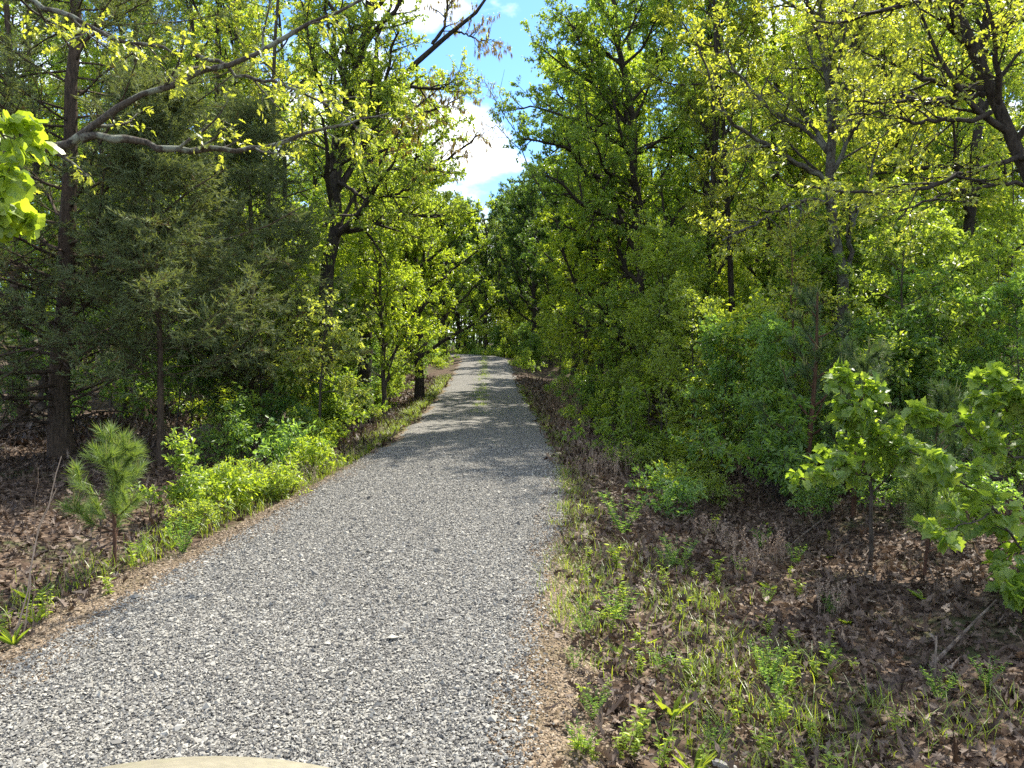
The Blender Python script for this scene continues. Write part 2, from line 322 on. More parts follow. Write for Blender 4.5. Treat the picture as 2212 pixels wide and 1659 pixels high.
# ------------------------------------------------------------------ leaf litter, grass
def scatter_litter(name, n, ymin, ymax, smin, smax, side, kind, size, label, pw=1.3):
    y = ymin+(ymax-ymin)*rng.random(n)**pw; s = smin+(smax-smin)*rng.random(n); s = s+np.where(s < smin+.5, rng.normal(0, .12, n), 0)
    x = cxf(y)+side*s; th = rng.random(n)*6.28
    d = np.stack([np.cos(th), np.sin(th), rng.normal(0, .25, n)], -1); nr = A([0, 0, 1.])+rng.normal(0, .55, (n, 3))
    p = np.stack([x, y, gz(x, y)+.012+.045*rng.random(n)**2], -1)
    v, f = leaves(p, d, nr, size*rng.uniform(.6, 1.3, n), kind, rng.uniform(.8, 1.4, n), rng.normal(.2, 1.0, n), rng.normal(-.1, .8, n))
    o = build(name, M_LITTER, v, [f], np.repeat(np.clip(rng.beta(1.7, 2.0, n), 0, 1), len(f)//n)); return tag(o, label, 'leaf litter', kind='stuff')
scatter_litter('leaf_litter', 30000, 2.2, 13, 1.75, 7.5, 1, 'oak', .066, 'curled dead brown oak leaves covering the right bank')
scatter_litter('leaf_litter', 30000, 3.0, 15, 2.05, 11, -1, 'oak', .07, 'curled dead brown oak leaves under the cedars left of the road')
scatter_litter('leaf_litter', 26000, 12, 40, 1.65, 9, 1, 'rhomb', .11, 'dead leaves on the far stretch of the right bank', 1.5)
scatter_litter('leaf_litter', 22000, 13, 40, 1.7, 9, -1, 'rhomb', .11, 'dead leaves on the far stretch of the left bank', 1.5)
def blades(x, y, h, w, lean, zoff=0):
    n = len(x); th = rng.random(n)*6.28; b = np.stack([x, y, gz(x, y)+zoff], -1)
    dr = np.stack([np.cos(th), np.sin(th), 0*th], -1); wd = np.stack([-np.sin(th), np.cos(th), 0*th], -1)
    K = 4; V = np.empty((n, K, 2, 3))
    for j in range(K):
        t = j/(K-1); c = b+dr*(lean*h*t*t)[:, None]; c[:, 2] += h*(t-.28*lean*t*t)
        ww = (w*(1-t)**.7+.0004)[:, None]*wd; V[:, j, 0] = c-ww; V[:, j, 1] = c+ww
    I = np.arange(n*K*2).reshape(n, K, 2); F = np.stack([I[:, :-1, 0], I[:, :-1, 1], I[:, 1:, 1], I[:, 1:, 0]], -1).reshape(-1, 4)
    return V.reshape(-1, 3), F
def grass(name, centres, per, spread, h, w, m, label, lean=.7):
    M = Mesh(); c = np.repeat(A(centres), per, 0); n = len(c)
    x = c[:, 0]+rng.normal(0, spread, n); y = c[:, 1]+rng.normal(0, spread, n)
    v, f = blades(x, y, h*rng.uniform(.4, 1.25, n), w*rng.uniform(.6, 1.3, n), rng.uniform(.1, lean, n)*1.5)
    M.add(v, f, rng.random(n)); o = M.build(name, m); return tag(o, label, 'grass', kind='stuff')
def gpx(u, v): # ground point under a photo pixel on the near, level ground
    p = px(u, v, 1.0); k = CAMZ/(CAMZ-p[2]); return (p[0]*k, k)
cs = [gpx(*c) for c in [(1270,1290),(1290,1230),(1250,1100),(1240,1060),(1300,1350),(1340,1400),(1450,1330),(1500,1380),(1540,1350),(1560,1420),(1600,1380),(1520,1300),(1480,1260),(1610,1340),(1640,1390),(1580,1470),(1500,1440),(1680,1420),(1700,1370),(1430,1290),(1380,1230),(1550,1500),(1640,1500),(1720,1480),(1620,1590),(1520,1600),(1820,1500),(1880,1480),(1900,1560),(2050,1520),(2120,1470),(1450,1200),(1340,1180),(1560,1260)]]
cs = [c for c in cs for _ in range(3)]
cs = A(cs)+rng.normal(0, .1, (len(cs), 2))
grass('grass', cs, 24, .10, .14, .0032, M_GRASS, 'sparse bright grass growing through the dead leaves on the right bank')
yy = rng.uniform(5, 34, 420); ee = cxf(yy)+HR(yy)+np.abs(rng.normal(.12, .22, 420))
grass('grass', np.stack([ee, yy], -1), 16, .07, .10, .003, M_GRASS, 'short green grass fringe along the right road edge')
yy = rng.uniform(3.5, 40, 800); ee = cxf(yy)-HL(yy)-np.abs(rng.normal(0, .35, 800))-np.interp(yy, [0, 4.3, 5.7, 7, 10, 15], [1.35, 1.15, .9, .5, .25, .1])
grass('grass', np.stack([ee, yy], -1), 16, .08, .17, .003, M_GRASS, 'tufty green grass fringe along the left road edge')
yy = np.concatenate([rng.uniform(17, 30, 16), rng.uniform(27, 60, 90)]); grass('grass', np.stack([cxf(yy)+rng.normal(.0, .1, len(yy)), yy], -1), 26, .12, .13, .005, M_GRASS, 'thin line of grass tufts on the crown of the road')

# ------------------------------------------------------------------ trees
def col(x): return A(x, dtype=float)[None]
def gen_tree(name, label, cat, base, trunk, r0, limbs=(), n1=12, t0=.35, ang1=1.0, len1=2.6, n2=8, len2=1.1, n3=6, len3=.45, nl=14, ls=.09,
             kind='rhomb', leafm=None, bark=None, up1=.10, prof=None, t1=.98, sides=8, group=None, droop=.2, sag=.35, tilt=.55, catkins=0, rt=.22, flat=.3, limb_part=False, wob=.14, lim_n2=None):
    base = A(base, dtype=float); root = thing(name, label, cat, base, group)
    T = resample(A(trunk, dtype=float)-base, 14, r0*.25); T[0, 2] -= .12
    TR = r0*np.linspace(1, 0, 14)**.75*(1-rt)+r0*rt; TR[0] *= 1.35; TR[1] *= 1.05
    W = Mesh(); v, f = tubes(T[None], TR[None], sides); W.add(v, f); B = Mesh()
    L1 = []
    if n1: L1.append((spawn(T[None], TR[None], n1, t0, t1, ang1, len1, 8, up=up1, wob=wob, rr=.6, prof=prof, rmin=.006), n2))
    for (pts, ra, rb) in limbs:
        lp = resample(A(pts)-base, 22, .014); L1.append(((lp[None], (np.linspace(ra, rb, 22)*(1+rng.normal(0, .09, 22)))[None]), lim_n2 or n2*2))
    F = Mesh(); C = Mesh()
    for (P1, R1), m2 in L1:
        v, f = tubes(P1, R1, 6); B.add(v, f)
        if not m2: continue
        P2, R2 = spawn(P1, R1, m2, .22, 1, .85, len2, 5, up=.08, wob=.16, rr=.6, flat=flat, rmin=.004); v, f = tubes(P2, R2, 4); B.add(v, f)
        P3, R3 = spawn(P2, R2, n3, .2, 1, .75, len3, 4, up=.02, wob=.16, rr=.6, flat=flat, rmin=.0025); v, f = tubes(P3, R3, 3); B.add(v, f)
        if nl: leafify(F, P3, nl, ls, kind, droop=droop, sag=sag, tilt=tilt)
        if catkins:
            p, t = on(P3, catkins, .4); n = len(p); d = A([0, 0, -1.])+rng.normal(0, .12, (n, 3))
            v, f = leaves(p, d, rng.normal(0, 1, (n, 3)), rng.uniform(.09, .2, n), 'rhomb', .2); C.add(v, f, rng.random(n))
    W.build('trunk', bark or M_BARK, root, True)
    if B.n: B.build('branches', bark or M_BARK, root, True)
    if F.n: F.build('crown', leafm or M_OAK, root)
    if C.n: C.build('catkins', M_CATKIN, root)
    return root
def straight(h, lean=(0, 0), w=.12):
    z = np.linspace(0, 1, 9); return np.stack([lean[0]*z*h+w*np.sin(z*5+rng.random()*6)*z, lean[1]*z*h+w*np.sin(z*4+rng.random()*6)*z, z*h], -1)
def PP(pts, d): return [px(u, v, d) if not isinstance(d, (list, tuple)) else px(u, v, d[i]) for i, (u, v) in enumerate(pts)]
def bp(u, d): # base point at ground
    x = (u-1106)/1640*d; return gp(x, d)

# -- cedars
def cedar(label, base, trunk, r0, n1, len1, t0, prof, n2=12, n3=8, nb=18, dead=.07, bl=.075, group=None):
    base = A(base, dtype=float); root = thing('cedar_tree', label, 'cedar', base, group)
    T = resample(A(trunk, dtype=float)-base, 14, r0*.15); T[0, 2] -= .1; TR = r0*(np.linspace(1, .12, 14)); TR[0] *= 1.3
    W = Mesh(); v, f = tubes(T[None], TR[None], 9); W.add(v, f); W.build('trunk', M_CBARK, root, True)
    P1, R1 = spawn(T[None], TR[None], n1, t0, .99, 1.35, len1, 7, up=.05, wob=.12, rr=.22, prof=prof, rmin=.006, angj=.2)
    B = Mesh(); v, f = tubes(P1, R1, 5); B.add(v, f)
    Pd, Rd = spawn(T[None], TR[None], int(n1*.55), .03, max(t0*2.2, .3), 1.4, len1*.42, 6, up=-.02, wob=.24, rr=.14, prof=lambda t: 1+0*t, rmin=.004); v, f = tubes(Pd, Rd, 4); B.add(v, f)
    Pe, Re = spawn(Pd, Rd, 6, .2, 1, .8, .4, 4, up=0, wob=.2, rr=.6); v, f = tubes(Pe, Re, 3); B.add(v, f)
    P2, R2 = spawn(P1, R1, n2, .12, 1, .75, .62, 5, up=.03, wob=.14, rr=.5, flat=.55); v, f = tubes(P2, R2, 3); B.add(v, f)
    P3, R3 = spawn(P2, R2, n3, .1, 1, .65, .26, 3, up=.03, wob=.12, rr=.6, flat=.5, rmin=.0016); v, f = tubes(P3, R3, 3); B.add(v, f)
    B.build('branches', M_CBARK, root, True)
    F = Mesh(); D = Mesh()
    for M, sel in ((F, rng.random(len(P3)) > dead), (D, None)):
        Q = P3[sel] if sel is not None else P3[rng.random(len(P3)) < dead]
        if M is D: Q = Q[:len(Q)//2]
        if not len(Q): continue
        p, t = on(Q, nb, .0); n = len(p); d = norm(t+rng.normal(0, .42, (n, 3)))
        v, f = leaves(p, d, rng.normal(0, 1, (n, 3)), bl*rng.uniform(.5, 1.2, n), 'needle', .17)
        M.add(v, f, np.clip(.6*rng.random(n)+.4*np.repeat(rng.random(len(Q)), nb), 0, 1))
    F.build('foliage', M_CEDAR, root); 
    if D.n: D.build('dead_foliage', M_CEDARD, root)
    return root
cone = lambda t: np.clip(1.15-1.05*t, .1, 1)
pA = [bp(128, 12)]+PP([(132, 800), (140, 650), (146, 450), (150, 330), (155, 150), (160, -60), (165, -350), (168, -560)], 12)
cedarA = cedar('tall cedar with a straight dark trunk behind the oak limb at the left side', pA[0], pA, .17, 96, 3.4, .08, lambda t: np.clip(1.15-.85*t, .15, 1))
b = bp(535, 14.5); cedar('bushy olive cedar whose drooping foliage reaches nearest to the left road edge', b, [b, (b[0], 14.5, 2), (b[0]+.1, 14.5, 4), (b[0]+.05, 14.5, 6.4)], .10, 96, 2.7, .12, cone)
b = bp(340, 11.5); cedar('dense mid sized cedar between the dark straight trunk and the log', b, [b, (b[0]+.05, 11.5, 1.6), (b[0], 11.5, 4), (b[0]+.1, 11.5, 5.7)], .055, 84, 2.4, .22, cone)
b = bp(-230, 10.5); cedar('dark cedar cut by the left edge of the photo beside the dry stems', b, [b, (b[0], 10.5, 3), (b[0]-.1, 10.5, 8)], .13, 70, 2.6, .06, cone, dead=.15)
b = bp(40, 17); cedar('tall dark cedar standing behind the straight trunked cedar', b, [b, (b[0], 17, 5), (b[0], 17, 13)], .15, 60, 3.0, .12, lambda t: np.clip(1.2-.8*t, .2, 1), n2=9, n3=6, nb=13, bl=.09)
b = bp(300, 18.5); cedar('tall narrow cedar rising behind the oak limbs at upper left', b, [b, (b[0], 18.5, 5), (b[0]+.2, 18.5, 12)], .14, 56, 2.7, .15, lambda t: np.clip(1.2-.8*t, .2, 1), n2=9, n3=6, nb=13, bl=.09)

# -- left oak outside the frame with two lichened limbs reaching in
b = gp(-7.4, 7.2)
limbU = PP([(-420, 470), (-200, 400), (0, 342), (103, 325), (178, 297), (205, 267), (256, 232), (325, 198), (393, 181), (427, 157), (496, 140), (547, 113), (649, 62), (756, 10), (850, -40)], 7.2)
limbL = PP([(178, 297), (239, 296), (291, 304), (342, 323), (420, 324), (513, 323), (581, 320), (649, 297), (756, 263), (840, 245)], [7.2, 7.2, 7.3, 7.3, 7.4, 7.4, 7.4, 7.5, 7.6, 7.7])
limbS = PP([(414, 118), (478, 142), (547, 167), (649, 198), (730, 240), (800, 300)], 7.3)
limbT = PP([(-300, 60), (0, -10), (60, 0), (120, 20), (188, 48), (239, 75), (273, 97), (342, 99), (380, 120)], 6.8)
gen_tree('oak_tree', 'oak outside the left edge whose two lichened limbs cross in front of the cedars', 'tree', b,
         [b, (-7.3, 7.2, 2), (-7.1, 7.2, 3.6), (-7.2, 7.1, 6), (-7.0, 7, 9), (-6.9, 7, 11)], .24,
         [(limbU, .055, .010), (limbL, .042, .008), (limbS, .02, .006), (limbT, .038, .012)], n1=9, t0=.45, len1=2.6, n2=3, n3=4, len2=.7, len3=.3, nl=9, ls=.07, kind='oak', leafm=M_OAKY, bark=M_LICHEN, lim_n2=9)
# -- bright leaves hanging in at the left edge
b = gp(-4.05, 3.9)
gen_tree('tulip_tree', 'young tree with big bright leaves poking in at the left edge', 'tree', b, [b, (-4.0, 3.9, 1.5), (-3.9, 3.9, 3.0), (-3.7, 3.9, 4.0)], .035,
         [(PP([(-350, 330), (-150, 250), (-40, 260), (10, 300)], 3.9), .014, .004), (PP([(-350, 480), (-150, 400), (-20, 380), (25, 410)], 3.9), .014, .004), (PP([(-350, 600), (-120, 500), (-10, 450), (25, 470)], 3.9), .012, .004)],
         n1=6, t0=.5, len1=.8, n2=5, len2=.22, n3=4, len3=.12, nl=6, ls=.085, kind='tulip', leafm=M_SHRUB, sag=.6, tilt=.8, lim_n2=12)
# -- left main oak
b = bp(703, 17)
T3 = [b]+PP([(706, 700), (712, 600), (719, 500), (728, 390), (745, 300), (760, 180), (790, 60), (805, -60), (815, -250)], 17)
gen_tree('oak_tree', 'stout dark trunked oak with sunlit leaves at the left roadside', 'tree', b, T3, .19,
         [(PP([(729, 502), (797, 492), (831, 475), (893, 468), (961, 465)], 17), .07, .02), (PP([(728, 390), (790, 430), (860, 420), (930, 380)], [17, 16.6, 16.2, 15.8]), .05, .015),
          (PP([(720, 470), (670, 520), (640, 560)], [17, 16.5, 16]), .04, .015), (PP([(745, 300), (800, 220), (860, 205)], [17, 16.5, 16]), .05, .015)],
         n1=24, t0=.34, len1=3.5, n2=10, n3=7, nl=20, ls=.075, kind='oval', leafm=M_OAK, bark=M_BARKD)
# -- catkin oak
b = bp(792, 22)
T4 = [b]+PP([(788, 600), (786, 450), (800, 320), (830, 210), (866, 161), (900, 126), (934, 96), (985, 68), (1019, 38), (1054, 3), (1075, -40)], 22)
gen_tree('catkin_oak', 'half bare oak with hanging brown catkins against the blue sky gap', 'tree', b, T4, .2,
         [(PP([(934, 96), (960, 60), (965, 20), (970, -30)], 22), .05, .02), (PP([(800, 320), (814, 82), (842, 20), (850, -60)], 22), .09, .03),
          (PP([(800, 380), (900, 359), (934, 369), (968, 342), (1002, 318), (1037, 290)], 21.5), .08, .02), (PP([(985, 68), (1010, 75), (1035, 88), (1068, 85)], 22), .03, .01),
          (PP([(850, 190), (900, 230), (950, 190), (975, 170)], 22), .04, .01), (PP([(860, 260), (930, 240), (960, 230), (1010, 200)], 21.5), .04, .01), (PP([(786, 420), (850, 300), (900, 280)], 22), .05, .01)],
         n1=4, t0=.35, t1=.6, len1=2.2, n2=6, n3=5, len2=.9, len3=.4, nl=3, ls=.07, kind='rhomb', leafm=M_OAKY, bark=M_BARKD, catkins=14, lim_n2=13, rt=.12)
b = bp(1120, 34); gen_tree('catkin_oak', 'distant oak top with brown catkins in the middle of the sky gap', 'tree', gp(4.2, 34), [gp(4.2, 34)]+PP([(1240, 600), (1200, 470), (1130, 340), (1100, 240), (1075, 200), (1090, 150)], 34), .05,
         [(PP([(1110, 280), (1060, 200), (1045, 170)], 34), .025, .01), (PP([(1130, 330), (1070, 270), (1030, 300)], 34), .025, .01)], n1=0, n2=6, n3=5, len2=1.0, len3=.5, nl=2, ls=.09, leafm=M_OAK, bark=M_BARKD, catkins=7, lim_n2=10, rt=.1)
# -- right side heroes
b = bp(1385, 21)
gen_tree('maple_tree', 'tall full crowned tree overhanging the road on the right of the sky gap', 'tree', b, [b]+PP([(1383, 620), (1375, 450), (1368, 300), (1350, 150), (1320, 0), (1310, -150)], 21), .15,
         [(PP([(1380, 500), (1310, 465), (1276, 455), (1242, 431), (1214, 393), (1160, 370)], [21, 20, 19, 18.5, 18, 17.5]), .08, .02), (PP([(1370, 400), (1262, 373), (1235, 325), (1208, 314), (1130, 300)], [21, 20.5, 20, 19.5, 19]), .07, .02),
          (PP([(1365, 280), (1280, 180), (1200, 130), (1150, 90)], 21), .06, .015), (PP([(1350, 150), (1260, 70), (1200, 40)], 21), .05, .015), (PP([(1368, 330), (1250, 260), (1150, 230), (1100, 240)], [21, 20, 20, 20]), .06, .015)],
         n1=40, t0=.10, len1=3.5, n2=10, n3=7, nl=22, ls=.08, kind='rhomb', leafm=M_MAPLE, bark=M_BARKD)
b = bp(1828, 13)
T2 = [b]+PP([(1828, 779), (1825, 694), (1818, 608), (1811, 540), (1798, 478), (1795, 400), (1791, 342), (1798, 239), (1794, 205), (1781, 137), (1774, 34), (1765, -130), (1770, -330)], 13)
gen_tree('oak_tree', 'forked grey barked oak standing alone in the right hand woods', 'tree', b, T2, .115,
         [(PP([(1788, 330), (1753, 290), (1695, 256), (1661, 236), (1620, 188), (1576, 137), (1560, 80)], 13), .045, .012), (PP([(1792, 400), (1764, 372), (1709, 349), (1661, 314), (1610, 290), (1576, 260), (1545, 205), (1507, 96)], [13, 12.8, 12.6, 12.4, 12.2, 12, 12, 12]), .05, .012),
          (PP([(1795, 205), (1815, 198), (1832, 144), (1849, 96), (1842, 0)], 13), .035, .012), (PP([(1822, 620), (1836, 560), (1832, 513), (1850, 455), (1880, 380), (1900, 300)], 13), .05, .012),
          (PP([(1800, 440), (1740, 430), (1690, 450), (1640, 480), (1560, 520)], [13, 12.6, 12.2, 11.8, 11.4]), .04, .01)],
         n1=18, t0=.46, len1=2.4, n2=8, n3=6, len2=.9, len3=.36, nl=14, ls=.062, kind='oval', leafm=M_OAKY, bark=M_GREY, lim_n2=13)
b = gp(6.0, 8.3)
T9 = [b, (5.95, 8.3, 2), (5.75, 8.3, 3.2)]+PP([(2212, 314), (2174, 280), (2140, 232), (2122, 171), (2105, 113), (2099, 75), (2081, 44), (2044, 0), (2010, -120), (1985, -300), (1940, -520), (1900, -700)], 8.2)
gen_tree('oak_tree', 'leaning oak at the right edge with long level limbs and yellow green leaves', 'tree', b, T9, .085,
         [(PP([(2140, 243), (2105, 263), (2037, 256), (1969, 263), (1890, 243), (1820, 260)], 8), .03, .008), (PP([(2126, 205), (2037, 222), (1900, 222), (1842, 219)], 8.2), .03, .008),
          (PP([(2122, 190), (2105, 191), (2003, 174), (1969, 157), (1917, 133), (1866, 113)], 8.1), .028, .008), (PP([(2250, 330), (2105, 366), (2054, 383), (2003, 407), (1934, 415), (1815, 415), (1700, 400)], [8.2, 8, 7.8, 7.6, 7.5, 7.4, 7.3]), .035, .008),
          (PP([(2260, 400), (2150, 395), (2040, 420), (1960, 450), (1880, 480)], [8.2, 8, 7.8, 7.7, 7.6]), .025, .007), (PP([(2105, 100), (2150, 60), (2212, 40)], 8.2), .03, .01)],
         n1=16, t0=.42, len1=2.2, n2=7, n3=5, len2=.7, len3=.3, nl=11, ls=.058, kind='oak', leafm=M_OAKY, bark=M_BARKD, lim_n2=11, rt=.35)
b = bp(2099, 15)
gen_tree('oak_tree', 'black straight trunk at the right edge, lower trunk bare', 'tree', b, [b]+PP([(2099, 745), (2099, 540), (2105, 400), (2120, 250), (2130, 60), (2140, -200)], 15), .135, n1=12, t0=.4, len1=2.6, nl=14, ls=.09, leafm=M_OAK, bark=M_BARKD)
b = bp(1581, 18); gen_tree('oak_tree', 'slim black trunk directly left of the thin reddish sapling', 'tree', b, [b]+PP([(1582, 700), (1579, 608), (1570, 450), (1560, 250), (1550, 0), (1545, -200)], 18), .085, n1=12, t0=.45, len1=2.4, nl=15, ls=.09, leafm=M_OAK, bark=M_BARKD)
b = bp(1548, 22); gen_tree('oak_tree', 'tall slim dark trunk near the middle of the right woods', 'tree', b, [b]+PP([(1548, 700), (1552, 540), (1545, 300), (1535, 100), (1530, -200)], 22), .12, n1=14, t0=.4, len1=3, nl=15, ls=.10, leafm=M_MAPLE, bark=M_BARKD)
b = bp(1634, 19); gen_tree('oak_tree', 'dark trunk leaning right just behind the reddish sapling', 'tree', b, [b]+PP([(1634, 759), (1658, 591), (1670, 400), (1675, 200), (1670, -100)], 19), .10, n1=12, t0=.4, len1=2.6, nl=15, ls=.09, leafm=M_OAKY, bark=M_BARKD)
b = bp(1335, 25); gen_tree('maple_tree', 'leafy tree with drooping bright boughs over the dry grass clump', 'tree', b, [b]+PP([(1330, 600), (1325, 450), (1310, 300), (1300, 180)], 25), .15, n1=32, t0=.12, len1=3.6, n2=9, n3=7, nl=18, ls=.11, leafm=M_SHRUB, bark=M_BARKD, prof=lambda t: 1.1-.5*t)
b = bp(1275, 34); gen_tree('oak_tree', 'thicker of two dark trunks beside the dry grass clump', 'tree', b, [b, (b[0]+.2, 34, 6), (b[0]+.1, 34, 12), (b[0], 34, 16)], .25, n1=16, t0=.3, len1=4.2, nl=15, ls=.15, leafm=M_MAPLE, bark=M_BARKD)
b = bp(1240, 36); gen_tree('oak_tree', 'thinner of two dark trunks beside the dry grass clump', 'tree', b, [b, (b[0], 36, 6), (b[0]-.2, 36, 12), (b[0]-.3, 36, 15)], .17, n1=14, t0=.35, len1=3.8, nl=15, ls=.15, leafm=M_DEEP, bark=M_BARKD)
b = bp(585, 19); gen_tree('oak_tree', 'thin straight dark trunk rising behind the bushy olive cedar', 'tree', b, [b]+PP([(580, 600), (578, 450), (588, 320), (592, 200), (600, 20), (605, -200)], 19), .085, n1=12, t0=.45, len1=2.2, nl=12, ls=.08, kind='oval', leafm=M_OAKY, bark=M_BARK)
b = bp(905, 27); gen_tree('maple_tree', 'leafy tree with low drooping green boughs at the left roadside beyond the oak', 'tree', b, [b]+PP([(895, 600), (890, 450), (880, 330), (870, 230)], 27), .16, n1=32, t0=.10, len1=3.4, n2=9, n3=7, nl=18, ls=.11, leafm=M_SHRUB, bark=M_BARKD, prof=lambda t: 1.1-.5*t)
b = bp(830, 21); gen_tree('maple_tree', 'young broadleaf tree with layered bright foliage beside the stout oak', 'tree', b, [b]+PP([(825, 650), (822, 520), (815, 440)], 21), .07, n1=26, t0=.12, len1=2.3, n2=8, n3=6, nl=15, ls=.095, kind='oval', leafm=M_SHRUB, prof=lambda t: 1.1-.5*t)

# ------------------------------------------------------------------ saplings and shrubs
H0 = (0, -400, -50)     # prototypes are moved to their first place, never left here
def proto_tree(h, r0, lean, leafm, **k): return gen_tree('forest_tree', 'x', 'tree', (0, 0, 0), straight(h, lean, .25), r0, leafm=leafm, bark=M_BARKD, **k)
protos = [proto_tree(15, .11, (.02, .01), M_OAK, n1=20, t0=.22, len1=3.2, n2=9, n3=7, nl=18, ls=.09),
          proto_tree(16.5, .12, (-.03, 0), M_MAPLE, n1=22, t0=.2, len1=3.4, n2=9, n3=7, nl=18, ls=.095),
          proto_tree(13.5, .085, (.04, -.02), M_OAKY, n1=18, t0=.25, len1=2.8, n2=9, n3=7, nl=18, ls=.085),
          proto_tree(17.5, .125, (0, .03), M_DEEP, n1=22, t0=.25, len1=3.2, n2=9, n3=7, nl=18, ls=.095),
          proto_tree(11, .08, (-.05, .02), M_SHRUB, n1=20, t0=.15, len1=2.4, n2=9, n3=7, nl=17, ls=.085)]
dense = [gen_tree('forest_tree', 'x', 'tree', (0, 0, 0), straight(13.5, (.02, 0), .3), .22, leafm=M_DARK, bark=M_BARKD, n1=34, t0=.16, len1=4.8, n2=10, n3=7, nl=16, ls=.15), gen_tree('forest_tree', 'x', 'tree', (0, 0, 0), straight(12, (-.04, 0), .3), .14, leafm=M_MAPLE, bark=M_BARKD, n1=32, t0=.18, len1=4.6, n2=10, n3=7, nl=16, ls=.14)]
def sapling(h, leafm, n1, len1, ls, kind, nl=9, sag=.3, bark=None, r=.02, name='sapling', tilt=.45):
    return gen_tree(name, 'x', 'sapling', (0, 0, 0), straight(h, (rng.normal(0, .04), rng.normal(0, .04)), .06), r, n1=n1, t0=.12, ang1=1.15, len1=len1, n2=7, len2=.5, n3=5, len3=.25, nl=nl, ls=ls,
                    kind=kind, leafm=leafm, bark=bark or M_BARK, up1=.04, sides=5, sag=sag, tilt=tilt, prof=lambda t: 1.15-.7*t, rt=.15)
saps = [sapling(4.6, M_MAPLE, 24, 1.5, .085, 'oval', r=.028), sapling(3.2, M_BLUEG, 20, 1.2, .085, 'oval', r=.018), sapling(5.8, M_SHRUB, 28, 1.7, .085, 'oval', r=.035), sapling(2.3, M_DEEP, 18, .95, .08, 'oval', r=.015), sapling(4.2, M_OAK, 22, 1.3, .075, 'oval', r=.026)]
def shrub(h, w, stems, leafm, ls, nl, kind='oval', name='shrub', tw=.3, n2=7, n3=4):
    root = thing(name, 'x', 'shrub', (0, 0, 0)); a = rng.random(stems)*6.28; q = rng.uniform(.15, 1.3, stems); hv = rng.uniform(.5, 1.15, stems)
    P = np.empty((stems, 6, 3)); R = np.empty((stems, 6))
    for j in range(6):
        t = j/5; P[:, j] = np.stack([np.cos(a)*q*w*t, np.sin(a)*q*w*t, hv*h*(t-.25*q*t*t)*(1.1-.3*q)], -1)+rng.normal(0, .04, (stems, 3))*t; R[:, j] = .007*(1-.75*t)*max(h, .5)
    P[:, 0, 2] = -.03
    B = Mesh(); v, f = tubes(P, R, 4); B.add(v, f)
    P2, R2 = spawn(P, R, n2, .25, 1, .9, tw, 4, up=.05, wob=.15); v, f = tubes(P2, R2, 3); B.add(v, f)
    F = Mesh()
    if n3: P2, R2 = spawn(P2, R2, n3, .2, 1, .8, tw*.45, 3, up=.03, wob=.12); v, f = tubes(P2, R2, 3); B.add(v, f)
    leafify(F, P2, nl, ls, kind, tilt=.45, sag=.1, droop=.25); leafify(F, P, 4, ls, kind)
    B.build('stems', M_BARK, root, True); F.build('foliage', leafm, root); return root
shr = [shrub(.72, .75, 9, M_SHRUB, .07, 6), shrub(1.2, .8, 9, M_MAPLE, .08, 6), shrub(.45, .6, 10, M_SHRUB, .06, 6, n2=6), shrub(.9, .95, 9, M_BLUEG, .075, 6), shrub(1.5, .9, 10, M_DEEP, .08, 6), shrub(.55, .7, 8, M_OAK, .055, 6)]
def zone(x, y):
    u = 1106+1640*x/y
    if x < float(cxf(y)): return 'behind the tall left cedars' if u < 250 else 'behind the bushy olive cedar' if u < 560 else 'around the stout left oak' if u < 800 else 'near the road'
    return 'beside the road' if u < 1260 else 'around the full crowned tree' if u < 1460 else 'around the slim black trunks' if u < 1700 else 'around the forked grey oak' if u < 1960 else 'toward the right edge'
LOOK = {'p': ['fresh green tree', 'broad crowned green tree', 'thin yellow green tree', 'deep green tall tree', 'short bright green tree'], 's': ['rich green sapling', 'cool green young sapling', 'tall bright sapling', 'small deep green sapling', 'yellowish green sapling'], 'h': ['bright low shrub', 'rich green shrub', 'tiny bright shrub', 'cool green shrub', 'tall deep green shrub', 'yellowish low shrub']}
def put(fam, lst, i, x, y, s, cuts, side):
    i = i % len(lst); u = 1106+1640*x/y
    dp = 'front' if y < cuts[0] else 'middle' if y < cuts[1] else 'back'
    lab = LOOK[fam][i]+' in the '+dp+' of the '+side+' woods '+zone(x, y)
    return place(lst[i], x, y, s, lab, lab)
def putfar(fam, lst, i, x, y, s, where):
    i = i % len(lst); u = 1106+1640*x/y
    b = 'left of the stout oak' if u < 700 else 'past the left roadside trees' if u < 950 else 'above the left of the road end' if u < 1030 else 'straight above the road end' if u < 1110 else 'just right of the road end' if u < 1230 else 'past the two dark trunks' if u < 1450 else 'deep behind the slim trunks' if u < 1750 else 'deep in the right'
    lab = LOOK[fam][i]+' '+where+' '+b; return place(lst[i], x, y, s, lab, lab)
used = set()
def place(p, x, y, s, label, group=None, rot=None, z=None):
    rot = rng.random()*6.28 if rot is None else rot
    loc = (x, y, float(gz(x, y)) if z is None else z)
    if id(p) in used: return dup(p, loc, rot, s, label, group)
    used.add(id(p)); p.location = [float(c) for c in loc]; p.rotation_euler = (0, 0, rot); p.scale = (s, s, s); p['label'] = label
    if group: p['group'] = group
    return p
# fix: a prototype keeps transform when first placed; copies overwrite it
def hides(x, y, hw=55):
    u = 1106+1640*x/y
    return any(y < dh and abs(u-uh) < hw*(12/y)**.5 for uh, dh in ((1828, 13.5), (2099, 15.5), (1581, 18.5), (703, 17.5)))
def spread(n, fx, mind, tries=60):
    pts = []
    for _ in range(n):
        for _ in range(tries):
            q = fx()
            if all((q[0]-a)**2+(q[1]-b)**2 > mind*mind for a, b in pts): pts.append(q); break
    return pts
